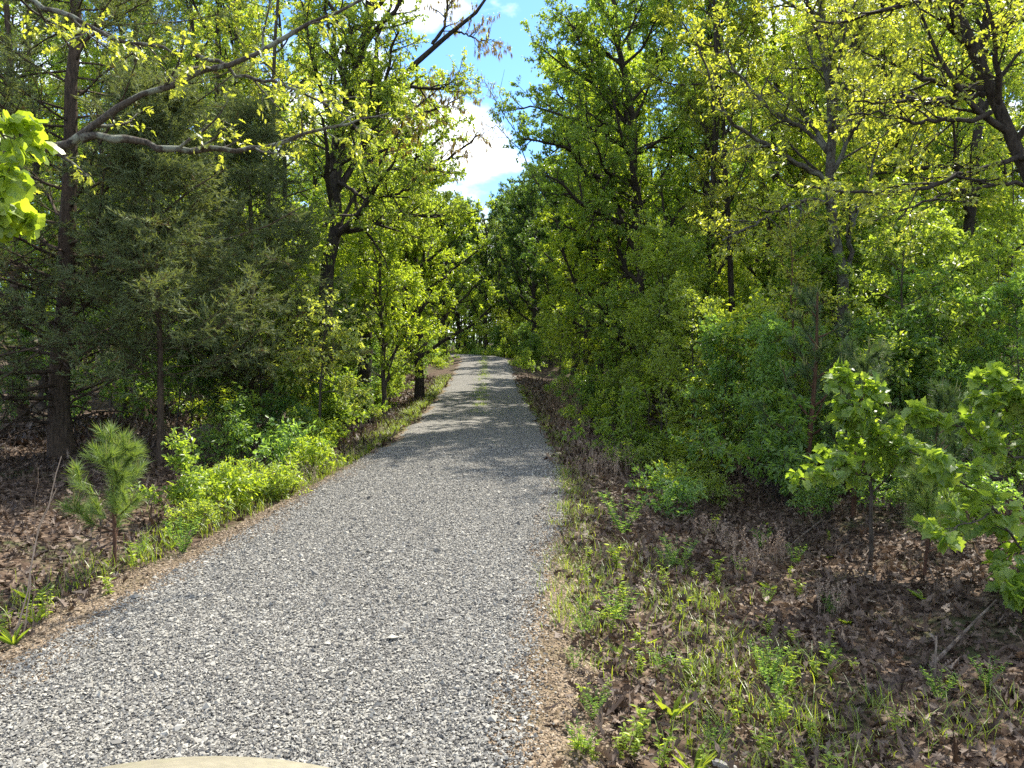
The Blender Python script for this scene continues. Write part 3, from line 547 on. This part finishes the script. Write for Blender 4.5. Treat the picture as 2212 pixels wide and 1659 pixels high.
# forest trees, both sides
def fr(y0, y1, e, w, side, pw=1.0):
    def f():
        y = y0+(y1-y0)*rng.random()**pw; return (float(cxf(y))+side*(e+w(y)*rng.random()), y)
    return f
for i, (x, y) in enumerate(spread(38, fr(16, 42, 5.0, lambda y: .62*y-1, 1), 2.1)):
    put('p', protos, i, x, y, rng.uniform(.8, 1.08), (22, 32), 'right')
for i, (x, y) in enumerate(spread(38, fr(17, 42, 6.2, lambda y: .55*y-1, -1), 2.3)):
    put('p', protos, i*2, x, y, rng.uniform(.8, 1.05), (24, 33), 'left')
for i, (x, y) in enumerate(spread(34, fr(42, 72, 4.6, lambda y: 26, 1), 3)):
    putfar('p', protos, i*3, x, y, rng.uniform(.85, 1.1), 'far off')
for i, (x, y) in enumerate(spread(26, fr(42, 62, 4.6, lambda y: 24, -1), 3)):
    putfar('p', protos, i*3+1, x, y, rng.uniform(.85, 1.1), 'far off')
def farf():
    y = rng.uniform(70, 115); x = rng.uniform(-.55, .5)*y if rng.random() < .5 else rng.uniform(-14, 16)
    return (x, y)
k = 0
for i, (x, y) in enumerate(spread(150, farf, 2.6)):
    if abs(x-float(cxf(y))) < 3.2: continue
    putfar('p', protos, [3, 1, 3, 0][i % 4], x, y, rng.uniform(.78, .98), 'beyond the bend'); k += 1
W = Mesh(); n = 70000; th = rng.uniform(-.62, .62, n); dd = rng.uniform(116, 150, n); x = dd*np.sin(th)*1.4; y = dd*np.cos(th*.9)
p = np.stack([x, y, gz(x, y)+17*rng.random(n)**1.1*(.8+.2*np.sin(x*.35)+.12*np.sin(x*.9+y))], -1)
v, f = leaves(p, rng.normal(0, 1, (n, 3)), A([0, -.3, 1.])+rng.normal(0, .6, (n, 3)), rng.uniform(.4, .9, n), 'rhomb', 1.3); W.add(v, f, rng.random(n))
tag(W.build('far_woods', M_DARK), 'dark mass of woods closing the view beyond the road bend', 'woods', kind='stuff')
for i, (x, y, k, sc_) in enumerate([(8.2, 6.6, 2, .85), (10.2, 10.2, 0, .9), (8.6, 3.4, 4, .9), (11.8, 6.5, 1, .9)]):  # out of view, added to cast dappled shade on the right bank
    place(protos[k], x, y, sc_, 'unseen tree added outside the right edge to shade the right bank', 'shade trees added outside the right edge')
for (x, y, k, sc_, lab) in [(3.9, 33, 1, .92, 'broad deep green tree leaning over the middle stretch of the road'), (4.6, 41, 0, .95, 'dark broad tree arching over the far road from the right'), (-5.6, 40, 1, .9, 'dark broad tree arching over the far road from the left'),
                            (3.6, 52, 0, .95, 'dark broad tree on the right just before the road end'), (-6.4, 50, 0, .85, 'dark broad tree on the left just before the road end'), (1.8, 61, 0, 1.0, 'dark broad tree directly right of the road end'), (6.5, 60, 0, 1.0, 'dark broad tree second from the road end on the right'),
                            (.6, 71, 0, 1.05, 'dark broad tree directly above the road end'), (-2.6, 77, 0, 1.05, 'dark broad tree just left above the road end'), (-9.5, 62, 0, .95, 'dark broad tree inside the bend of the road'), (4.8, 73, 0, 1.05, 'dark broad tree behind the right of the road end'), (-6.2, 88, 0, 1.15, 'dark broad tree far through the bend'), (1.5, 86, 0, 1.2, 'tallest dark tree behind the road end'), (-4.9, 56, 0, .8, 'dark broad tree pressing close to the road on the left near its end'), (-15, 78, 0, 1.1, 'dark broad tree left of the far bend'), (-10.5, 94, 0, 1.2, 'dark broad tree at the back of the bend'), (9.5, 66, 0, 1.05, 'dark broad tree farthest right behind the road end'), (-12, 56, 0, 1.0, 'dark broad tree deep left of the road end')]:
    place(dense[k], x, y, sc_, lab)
# understory
for i, (x, y) in enumerate(spread(60, fr(10.5, 34, 3.9, lambda y: 2+.38*y, 1, 1.2), 1.15)):
    if hides(x, y, 75): continue
    put('s', saps, i, x, y, rng.uniform(.65, 1.1), (14, 22), 'right')
for (u, d, k, h, lab) in [(1665, 10.8, 1, 2.3, 'cool green sapling left of the dark crooked young pine'), (1770, 11.6, 4, 2.2, 'small sapling crowding the base of the forked grey oak'), (1930, 11, 3, 2.1, 'deep green sapling in front of the gap right of the forked oak'), (1985, 12.2, 1, 2.9, 'cool green sapling halfway between the forked oak and the black trunk'), (2045, 10.6, 3, 2.2, 'deep green sapling close to the foot of the black trunk'),
                          (2150, 11.2, 0, 3.4, 'rich green sapling right of the black trunk'), (2205, 10, 1, 2.6, 'cool green sapling cut by the right edge'), (1905, 14.5, 2, 4.6, 'tall bright sapling behind the forked grey oak on its right'), (1760, 14.5, 0, 4.2, 'tall rich sapling behind the forked grey oak on its left'), (1500, 13, 4, 3.2, 'yellowish sapling leaning out over the ditch'), (1430, 15.5, 2, 4.4, 'tall bright sapling nearest the ditch'), (1560, 12.2, 1, 2.4, 'cool green sapling beside the small curved sapling'),
                          (1340, 19, 0, 3.6, 'rich green sapling at the road side corner of the woods'), (1400, 17.5, 4, 3.4, 'yellowish sapling beside the corner of the woods'), (2030, 16.5, 2, 5.2, 'tall bright sapling behind the gap left of the black trunk'), (2180, 15, 2, 5.4, 'tall bright sapling at the far right behind the black trunk')]:
    place(saps[k], (u-1106)/1640*d, d, h/[4.6, 3.2, 5.8, 2.3, 4.2][k], lab)
for i, (x, y) in enumerate(spread(52, fr(14, 38, 3.4, lambda y: 1+.33*y, -1, 1.2), 1.3)):
    put('s', saps, i*2+1, x, y, rng.uniform(.7, 1.1), (19, 27), 'left')
for i, (x, y) in enumerate(spread(40, fr(34, 72, 2.9, lambda y: 12, 1), 1.6)+spread(36, fr(36, 70, 2.9, lambda y: 12, -1), 1.6)):
    putfar('s', saps, i*2, x, y, rng.uniform(.8, 1.3), 'far off')
for i, (x, y) in enumerate(spread(90, lambda: (rng.uniform(-20, 20), rng.uniform(69, 92)), 1.4)):
    if abs(x-float(cxf(y))) < 3: continue
    putfar('s', saps, i*2+1, x, y, rng.uniform(.8, 1.3), 'beyond the bend')
for i, (x, y) in enumerate(spread(70, fr(9, 36, 2.9, lambda y: 1.5+.2*y, 1, 1.2), .75)):
    put('h', shr, i, x, y, rng.uniform(.7, 1.2), (14, 22), 'right')
for i, (x, y) in enumerate(spread(80, fr(9, 40, 3.05, lambda y: 1.2+.12*y, -1, 1.25), .7)):
    if y < 13 and 1106+1640*x/y < 470: continue
    put('h', shr, i*5+i//6, x, y, rng.uniform(.7, 1.1)*(1 if y > 12 else .75), (14, 22), 'left')
def bendf():
    y = rng.uniform(63, 92); return (float(cxf(y))+2.4+12*rng.random()**1.4, y)
for i, (x, y) in enumerate(spread(50, fr(40, 72, 2.3, lambda y: 6, 1), 1)+spread(40, fr(40, 68, 2.3, lambda y: 6, -1), 1)+spread(80, bendf, .9)):
    putfar('h', shr, i, x, y, rng.uniform(.8, 1.3), 'far off')

# ------------------------------------------------------------------ near individual plants
def pine_sapling(label, base, h, n1, len1, group=None, nm=None):
    root = thing('pine_sapling', label, 'pine', base, group)
    T = straight(h, (.05, 0), .03); TR = np.linspace(.016, .005, 9)*max(h, .8); B = Mesh(); v, f = tubes(resample(T, 9)[None], TR[None], 6); B.add(v, f)
    P1, R1 = spawn(T[None], TR[None], n1, .22, .95, 1.05, len1, 6, up=.14, wob=.08, rr=.6, prof=lambda t: 1.2-.75*t, rmin=.004); v, f = tubes(P1, R1, 4); B.add(v, f)
    P2, R2 = spawn(P1, R1, 3, .4, 1, .7, .22, 4, up=.14, wob=.06, rmin=.003); v, f = tubes(P2, R2, 3); B.add(v, f); B.build('stem', M_RED, root, True)
    F = Mesh()
    for Q, nb, t0 in ((P1, 190, .3), (P2, 120, .1), (T[None, 3:], 600, .1)):
        p, t = on(Q, nb, t0); n = len(p); d = norm(t*1.0+rng.normal(0, .5, (n, 3)))
        v, f = leaves(p, d, rng.normal(0, 1, (n, 3)), .115*rng.uniform(.7, 1.2, n), 'needle', .042, 0, .1); F.add(v, f, rng.random(n))
    F.build('needles', nm or M_PINE, root)
    tips = np.concatenate([P1[:, -1], T[-1:]]); n = len(tips)*3
    c0 = np.repeat(tips, 3, 0); a = rng.normal(0, .02, (n, 3)); a[:, 2] = 0; hh = rng.uniform(.06, .16, n); P = np.stack([c0+a*.3, c0+a+A([0, 0, .5])*hh[:, None], c0+a*1.3+A([0, 0, 1.])*hh[:, None]], 1)
    for q in range(n):
        v, f = tubes(P[q:q+1], np.full((1, 3), .004)*A([1.2, 1, .5]), 5); build('candle', M_CANDLE, v, [f], None, root, True)
    return root
x, y = gpx(245, 1215)
pine_sapling('small bright pine sapling with upright yellow candles at the left verge', gp(x, y), 1.12, 14, .42)
pine_sapling('soft needled pine sapling in front of the forked grey oak', bp(1850, 8.5), 1.9, 16, .6, nm=M_PINED)
pine_sapling('pine sapling with tall candles behind the near maple sapling', bp(2015, 7.5), 1.3, 14, .5, nm=M_PINED)
pine_sapling('dark crooked young pine left of the forked grey oak', bp(1745, 10), 2.7, 16, .7, nm=M_PINED)
pine_sapling('low pine sapling beneath the maple boughs near the right edge', bp(2010, 6.3), .85, 12, .4)

def bough(tip, d0, d1, start): return [px(*start, d0)]+[px(u, v, d0+(d1-d0)*(i+1)/len(tip)) for i, (u, v) in enumerate(tip)]
b = gp(4.35, 5.9)
gen_tree('maple_sapling', 'near maple sapling with big translucent leaves reaching in from the right edge', 'sapling', b, [b, (4.3, 5.9, .7), (4.2, 5.8, 1.5), (4.1, 5.8, 2.4)], .03,
         [(bough([(2180, 1120), (2100, 1060), (2030, 1010), (1965, 975)], 5.8, 5.3, (2300, 1200)), .012, .004), (bough([(2200, 1180), (2150, 1110), (2090, 1130), (2050, 1150)], 5.8, 5.0, (2300, 1260)), .012, .004),
          (bough([(2230, 1250), (2190, 1240), (2180, 1290)], 5.6, 5.0, (2300, 1240)), .01, .003), (bough([(2150, 960), (2060, 920), (1990, 900)], 5.8, 5.9, (2280, 1040)), .01, .003), (bough([(2180, 880), (2120, 830)], 5.8, 5.7, (2260, 940)), .01, .003)],
         n1=6, t0=.3, len1=.7, n2=4, n3=3, len2=.24, len3=.12, nl=6, ls=.092, kind='maple', leafm=M_MAPLE, sag=.55, tilt=.5, lim_n2=10, sides=6)
b = bp(1890, 7.0)
gen_tree('maple_sapling', 'maple sapling with a low bough of yellow green leaves over the shaded litter', 'sapling', b, [b, (b[0], 7, .5), (b[0]-.05, 7, 1.1), (b[0]-.2, 6.9, 1.5)], .02,
         [(bough([(1860, 1010), (1800, 1015), (1740, 1035)], 7.0, 6.2, (1890, 1040)), .01, .003), (bough([(1930, 960), (1985, 990)], 7.0, 6.6, (1890, 1000)), .01, .003), (bough([(1860, 910), (1840, 880)], 7, 6.9, (1885, 950)), .01, .003)],
         n1=8, t0=.35, len1=.55, n2=4, n3=3, len2=.22, len3=.12, nl=5, ls=.09, kind='maple', leafm=M_MAPLE, sag=.55, tilt=.5, lim_n2=10, sides=6)
b = bp(1715, 12); gen_tree('red_sapling', 'thin reddish stemmed sapling between slim trunks', 'sapling', b, [b]+PP([(1718, 800), (1709, 640), (1712, 540), (1700, 470)], 12), .022, n1=14, t0=.25, len1=1.1, n2=5, n3=4, len2=.45, nl=7, ls=.07, kind='oval', leafm=M_OAKY, bark=M_RED, sides=6)
b = bp(1627, 12.5); gen_tree('dogwood_sapling', 'small curved sapling with level tiers of pale leaves', 'sapling', b, [b]+PP([(1623, 850), (1620, 760), (1617, 680)], 12.5), .03, n1=16, t0=.2, ang1=1.3, up1=.02, len1=1.2, n2=6, n3=4, len2=.5, nl=9, ls=.085, kind='oval', leafm=M_SHRUB, bark=M_BARKD, sides=6)
for (u, d, k, s_, lab) in [(1800, 8.6, 4, .5, 'dark low shrub at the foot of the maple sapling stem'), (1960, 8.2, 4, .55, 'dark low shrub between the two maple saplings'), (2120, 7.8, 3, .7, 'cool green shrub behind the near maple sapling'), (1700, 9.6, 4, .6, 'dark shrub behind the tallest dead weeds'), (1880, 9.8, 1, .7, 'leafy shrub under the soft needled pine'), (2060, 9.6, 4, .7, 'dark leafy shrub in front of the black straight trunk'), (2190, 9.4, 1, .8, 'leafy shrub cut by the right edge behind the near maple')]:
    place(shr[k], (u-1106)/1640*d, d, s_, lab)
# named left side shrubs
for (u, d, s, k, lab) in [(490, 8.8, .85, 0, 'yellow green shrub on the left verge in front of the fallen log'), (600, 9.9, 1.05, 2, 'bright low shrub leaning toward the left road edge'), (690, 13, 1.1, 0, 'light green shrub at the foot of the stout oak'),
                          (420, 8.0, .7, 5, 'small pale shrub just right of the little pine'), (610, 12, 1.0, 3, 'cool green shrub beside the stub trunk of the olive cedar'), (550, 9.4, .8, 5, 'thin yellow green shrub filling the gap beside the log'), (665, 11.2, .9, 0, 'bright spreading shrub close to the left road edge'), (470, 9.4, .75, 2, 'tiny spreading shrub between the little pine and the log'), (745, 16, 1.1, 1, 'round green shrub below the sunlit pale boughs'), (380, 8.6, .7, 1, 'broad leaved plant right behind the little pine')]:
    x = (u-1106)/1640*d; place(shr[k], x, d, s*rng.uniform(.9, 1.05), lab)
b = bp(690, 14); gen_tree('dogwood_sapling', 'pale flowering style sapling glowing in front of the stout oak trunk', 'sapling', b, [b, (b[0], 14, 1), (b[0]+.1, 13.9, 1.9), (b[0]+.2, 13.9, 2.4)], .03, n1=14, t0=.4, ang1=1.3, up1=.02, len1=1.2, n2=6, n3=4, len2=.5, nl=9, ls=.085, kind='oval', leafm=leaf_mat('pale leaves', [(.18, .24, .06), (.28, .34, .10), (.38, .42, .16)]), sides=6)['label'] = 'pale leaved sapling glowing in front of the stout oak trunk'

# weeds: small upright plants
def weed(h, n, ls, leafm, width, stems=3, name='weed', sp=.25):
    root = thing(name, 'x', 'weed', (0, 0, 0)); P = np.empty((stems, 5, 3)); a = rng.random(stems)*6.28
    for j in range(5):
        t = j/4; P[:, j] = np.stack([np.cos(a)*sp*h*t+.01, np.sin(a)*sp*h*t, h*t*rng.uniform(.9, 1.1, stems)], -1)
    P[:, 0, 2] = -.02; B = Mesh(); v, f = tubes(P, np.full((stems, 5), .0022), 4); B.add(v, f); B.build('stem', leafm, root)
    F = Mesh(); p, t = on(P, n, .1, 1); k = len(p); th = rng.random(k)*6.28; d = np.stack([np.cos(th), np.sin(th), rng.uniform(.1, .9, k)], -1)
    v, f = leaves(p, d, A([0, 0, 1.])+rng.normal(0, .2, (k, 3)), ls*rng.uniform(.6, 1.2, k), 'oval', width, .3, .35); F.add(v, f, rng.random(k)); F.build('leaves', leafm, root); return root
def rosette(n, ls, width, leafm, name='weed', rise=(.2, 1.6)):
    root = thing(name, 'x', 'weed', (0, 0, 0)); th = rng.random(n)*6.28; d = np.stack([np.cos(th), np.sin(th), rng.uniform(*rise, n)], -1); F = Mesh()
    v, f = leaves(np.zeros((n, 3)), d, A([0, 0, 1.])-d*.2, ls*rng.uniform(.6, 1.15, n), 'oval', width, .3, .4); F.add(v, f, rng.random(n)); F.build('leaves', leafm, root); return root
wd = [weed(.3, 16, .055, M_SHRUB, .7), weed(.2, 12, .06, M_SHRUB, .9), rosette(9, .15, .55, M_SHRUB), weed(.34, 16, .045, M_BLUEG, .35, 14, sp=.55), rosette(12, .26, .28, M_GRASS, rise=(1, 3.5)), weed(.28, 22, .035, M_BLUEG, .35, 14, sp=.5)]
for (u, v, k, s, lab) in [(1452, 1520, 4, .62, 'strap leaved plant on the right bank'), (1690, 1470, 2, .75, 'bright broad leaved plant on the open right bank'), (1345, 1140, 3, 1.3, 'feathery green bush on the right verge'), (1465, 1200, 3, .9, 'smaller feathery plant near the dead weeds'),
                          (1553, 1195, 1, .9, 'small star shaped green plant by the dead weeds'), (1333, 1215, 1, 1.1, 'light green plant at the right road edge'), (398, 1185, 5, 1.15, 'blue green mint like bush on the left verge'), (1800, 1650, 0, .8, 'tall leafy weed at the bottom edge'),
                          (1500, 1640, 4, .55, 'grassy plant beside the charred stick'), (1935, 1655, 1, .9, 'yellow green weed cut by the bottom right edge'), (1335, 1395, 2, .7, 'little rosette on the gravelly right verge'), (30, 1380, 4, .6, 'clump of broad grass at the left edge'),
                          (75, 1330, 4, .55, 'tuft of grass below the dry stems'), (235, 1275, 1, .8, 'small green weed at the tan gravel edge'), (290, 1215, 0, .8, 'pale upright weed right of the little pine'), (1725, 1640, 2, .6, 'small yellow green rosette at the bottom')]:
    x, y = gpx(u, v); place(wd[k], x, y, s, lab)
for i in range(110):
    u, v = rng.uniform(1240, 1800) if i % 3 else rng.uniform(1260, 2150), rng.uniform(1080, 1640); x, y = gpx(u, v)
    if u > 1800 and rng.random() < .5: continue
    
    k = [0, 1, 2, 1, 3][i % 5]; zn = 'close to the gravel' if u < 1400 else 'around the grassy patch' if u < 1620 else 'right of the grass' if u < 1850 else 'on the shaded litter'
    dz = 'near the bottom edge' if v > 1480 else 'half way down the bank' if v > 1270 else 'by the dead weeds'
    lab = ['upright leafy weed', 'short round leaved weed', 'flat rosette weed', '', 'feathery weed'][0 if k == 0 else 1 if k == 1 else 2 if k == 2 else 4]+' '+zn+', '+dz
    place(wd[k], x, y, rng.uniform(.35, .75), lab, lab)
for i in range(26):
    y = rng.uniform(4, 14); x = float(cxf(y))-2.0-abs(rng.normal(.15, .3)); place(wd[[0, 1, 5, 4][i % 4]], x, y, rng.uniform(.4, .9), 'small green weed along the left verge', 'weeds on the left verge')
# dead weeds, dry stems, dry grass
def dry(name, label, base, n, h, spread_, twigs, seeds=0, cat='dead weeds', r=.0018, group=None, lean=.25):
    root = thing(name, label, cat, base, group); a = rng.random(n)*6.28; q = rng.uniform(.1, 1, n)*lean; hh = h*rng.uniform(.55, 1.1, n)
    P = np.empty((n, 6, 3)); ox = rng.normal(0, spread_, (n, 2))
    for j in range(6):
        t = j/5; P[:, j] = np.stack([ox[:, 0]+np.cos(a)*q*hh*t, ox[:, 1]+np.sin(a)*q*hh*t, hh*t], -1)+rng.normal(0, .012*h, (n, 3))*(j > 0)
    P[:, 0, 2] -= .03; R = np.full((n, 6), r)*np.linspace(1.2, .5, 6); B = Mesh(); v, f = tubes(P, R, 4); B.add(v, f, rng.random(n))
    if twigs: P2, R2 = spawn(P, R, twigs, .3, 1, .55, h*.3, 4, up=.08, wob=.14, rmin=.001); v, f = tubes(P2, R2, 3); B.add(v, f, rng.random(len(P2)))
    B.build('stems', M_DRY, root)
    if seeds:
        p, t = on(P2, seeds, .2); k = len(p); S = Mesh(); v, f = leaves(p, rng.normal(0, 1, (k, 3)), rng.normal(0, 1, (k, 3)), .013*rng.uniform(.6, 1.4, k), 'rhomb', 1.6); S.add(v, f, rng.random(k)); S.build('seed_heads', M_DRY, root)
    return root
for (u, v, h, lab) in [(1620, 1190, .34, 'pinkish brown dead weed clump in the middle of the right bank'), (1680, 1170, .36, 'tallest dead weed clump before the shaded litter'), (1580, 1150, .3, 'dead weed clump behind the star shaped plant'), (1790, 1260, .26, 'dead weed clump nearest the maple bough'), (1530, 1120, .24, 'low dead weed clump near the right road edge')]:
    x, y = gpx(u, v); dry('dead_weed', lab, gp(x, y), 14, h, .07, 6, 12)
x, y = gpx(1200, 850); dry('dry_grass', 'tall clump of bleached dry grass at the right roadside', gp(2.0, 27), 130, 1.0, .42, 0, cat='dry grass', r=.006, lean=.55)
dry('dry_grass', 'lower brown dry brush in front of the bleached grass clump', gp(1.5, 22), 90, .6, .45, 3, cat='dry grass', r=.004, lean=.6)
for i in range(16):
    y = rng.uniform(10, 26); x = float(cxf(y))+HR(y)+rng.uniform(.25, 1.5); dry('dead_weed', 'greyish brown dead brush along the right roadside', gp(x, y), 22, rng.uniform(.25, .45), .16, 4, 4, group='dead brush along the right roadside', r=.0022, lean=.5)
for i in range(9):
    y = rng.uniform(10, 26); x = float(cxf(y))-HL(y)-rng.uniform(.3, .7); dry('dead_weed', 'brown dead brush along the left roadside', gp(x, y), 22, rng.uniform(.2, .4), .16, 4, 4, group='dead brush along the left roadside', r=.0022, lean=.5)
def stem_thing(label, pts, r, name='dry_stem'):
    pts = A(pts); b = pts[0]; root = thing(name, label, 'dry stem', b); B = Mesh(); P = resample(pts-b, 12, .008)
    v, f = tubes(P[None], np.linspace(r, r*.4, 12)[None], 5); B.add(v, f, A([.9 if r > .004 else .3]))
    if r < .004: P2, R2 = spawn(P[None], np.linspace(r, r*.4, 12)[None], 2, .5, 1, .5, .12, 4, rmin=.001); v, f = tubes(P2, R2, 3); B.add(v, f, rng.random(len(P2)))
    B.build('stalk', M_DRY, root)
d = 5.0
for (pts, r, lab) in [([(32, 1305), (75, 1180), (115, 1060), (133, 985)], .006, 'tallest bleached dry stalk leaning right at the left verge'), ([(45, 1290), (80, 1150), (122, 1055)], .005, 'dry stalk crossing just beside the tallest bleached one'), ([(65, 1240), (72, 1120), (82, 1010)], .003, 'thin upright dry stalk at the left verge'),
                      ([(95, 1230), (110, 1150), (120, 1100)], .002, 'short thin stalk right of the bleached pair'), ([(125, 1240), (140, 1200), (150, 1170)], .0018, 'shortest dry twig near the tan gravel')]:
    P = PP(pts, d); P[0][2] = gz(P[0][0], d); stem_thing(lab, P, r)
# ------------------------------------------------------------------ log, sticks
def log(label, p0, p1, r0, r1, m, name, cat, k=16, sides=14, rough=.12):
    p0, p1 = A(p0, dtype=float), A(p1, dtype=float); root = thing(name, label, cat, p0); P = resample([p0*0, p1-p0], k, r0*.08)
    v, f = tubes(P[None], np.linspace(r0, r1, k)[None]*(1+rng.normal(0, .05, (1, k))), sides); c = np.repeat(P, sides, 0); v = c+(v-c)*(1+np.tile(rng.normal(0, rough, sides), k)[:, None]+rng.normal(0, rough*.4, (len(v), 1)))
    n = len(v); v = np.concatenate([v, P[:1], P[-1:]]); e0 = [[(i+1) % sides, i, n] for i in range(sides)]; e1 = [[(k-1)*sides+i, (k-1)*sides+(i+1) % sides, n+1] for i in range(sides)]
    build('wood', m, v, [f, A(e0+e1)], np.zeros(len(f)+2*sides), root); return root
p0 = bp(395, 13.0); p1 = bp(610, 15.2)
lg = log('weathered fallen log lying in the brush left of the road', (p0[0], p0[1], p0[2]+.16), (p1[0], p1[1], p1[2]+.42), .19, .12, M_LOG, 'fallen_log', 'log')
B = Mesh(); P2, R2 = spawn(A([[0, 0, 0], A(p1)-A(p0)])[None]*1.0, A([[.12, .08]]), 7, .3, 1, .9, .8, 4, up=-.02, wob=.2, rr=.4); v, f = tubes(P2, R2, 5); B.add(v, f); B.build('branch_stubs', M_LOG, lg)
x, y = gpx(1525, 1612); x1, y1 = gpx(1625, 1635)
log('short charred stick with a pale broken side at the bottom', (x, y, float(gz(x, y))+.035), (x1, y1, float(gz(x1, y1))+.045), .026, .018, bark_mat('charred wood', (.02, .017, .015), (.10, .085, .07), (.4, .37, .33)), 'broken_stick', 'stick', 8, 8)
for (a, c, r, lab) in [((1880, 1130), (2030, 1090), .012, 'thin fallen branch under the maple bough'), ((2010, 1400), (2150, 1330), .012, 'grey fallen branch on the shaded right litter'), ((1790, 1100), (1700, 1150), .008, 'slender twig fallen across the litter by the dead weeds'), ((2020, 1440), (2035, 1340), .010, 'pale upright twig stuck in the right litter')]:
    x, y = gpx(*a); x1, y1 = gpx(*c); z1 = .1 if r != .010 else .3
    if r == .010: x1, y1 = x+.03, y+.05
    log(lab, (x, y, float(gz(x, y))+.03), (x1, y1, float(gz(x1, y1))+z1), r, r*.5, M_LOG, 'fallen_branch', 'branch', 8, 6)
# ------------------------------------------------------------------ the vehicle the photo is taken from
M_PAINT, n_, l_ = mat('beige vehicle paint')
p_ = n_.new('ShaderNodeBsdfPrincipled'); p_.inputs['Base Color'].default_value = (.3, .27, .2, 1); p_.inputs['Roughness'].default_value = .35; p_.inputs['Coat Weight'].default_value = .5
t_ = n_.new('ShaderNodeTexNoise'); t_.inputs['Scale'].default_value = 60; r_ = ramp(n_, [(.3, (.25, .225, .165)), (.7, (.32, .285, .21))]); l_.new(t_.outputs['Fac'], r_.inputs[0]); l_.new(r_.outputs[0], p_.inputs['Base Color'])
o_ = n_.new('ShaderNodeOutputMaterial'); l_.new(p_.outputs[0], o_.inputs[0])
M_TYRE = bark_mat('black rubber', (.015, .015, .015), (.03, .03, .03)); M_LAMP = bark_mat('lamp lens', (.5, .5, .5), (.7, .7, .7))
VX = -.55
veh = thing('utility_vehicle', 'beige vehicle bonnet peeking in at the bottom edge', 'vehicle', (VX, .7, 0))
w = np.linspace(-.72, .72, 25); L = np.linspace(0, 1, 17); W2, L2 = np.meshgrid(w, L)
yf = .68-.42*(W2/.72)**2*.35; yy = -.45+(yf+.45)*L2; zz = 1.195-.17*(W2/.72)**2-.04*L2**2-.10*np.clip(L2-.88, 0, 1)**1.5*20*.25
I = np.arange(W2.size).reshape(W2.shape); build('bonnet', M_PAINT, np.stack([W2, yy, zz], -1).reshape(-1, 3), [np.stack([I[:-1, :-1], I[:-1, 1:], I[1:, 1:], I[1:, :-1]], -1).reshape(-1, 4)], parent=veh, smooth=True)
fr_ = np.stack([w, .68-.147*(w/.72)**2-.01, 1.183-.17*(w/.72)**2-.07], -1); lo = fr_.copy(); lo[:, 2] = .45; lo[:, 1] += .05; n = len(w); v = np.concatenate([fr_, lo])
build('front_panel', M_PAINT, v, [A([[i+1, i, n+i, n+i+1] for i in range(n-1)])], parent=veh, smooth=True)
for s in (-1, 1):
    sp = A([[s*.725, -.45, 1.03], [s*.725, .53, .95], [s*.725, .58, .45], [s*.725, -.45, .45]]); build('fender', M_PAINT, sp, [A([[0, 1, 2, 3]])], parent=veh)
    for yw in (.12,):
        a = np.linspace(0, 2*np.pi, 28, endpoint=False); c = A([s*.72, yw, .36]); Q = []
        for dx, rr in ((-.11, .2), (-.11, .33), (-.08, .36), (.08, .36), (.11, .33), (.11, .2)): Q.append(np.stack([c[0]+dx+0*a, c[1]+rr*np.cos(a), c[2]+rr*np.sin(a)], -1))
        Q = np.stack(Q); I = np.arange(6*28).reshape(6, 28); nx_ = np.roll(I, -1, 1); tw_ = build('wheel', M_TYRE, Q.reshape(-1, 3), [np.stack([I[:-1], nx_[:-1], nx_[1:], I[1:]], -1).reshape(-1, 4)], parent=veh, smooth=True)
    a = np.linspace(0, 2*np.pi, 20, endpoint=False); cc = A([s*.5, .625, .88]); ring = np.stack([cc[0]+.075*np.cos(a), cc[1]+0*a, cc[2]+.075*np.sin(a)], -1); ctr = cc+A([0, .03, 0])
    build('headlight', M_LAMP, np.concatenate([ring, ctr[None]]), [A([[i, (i+1) % 20, 20] for i in range(20)])], parent=veh, smooth=True)
print('objects', len(sc.objects), 'polys', sum(len(m.polygons) for m in bpy.data.meshes))
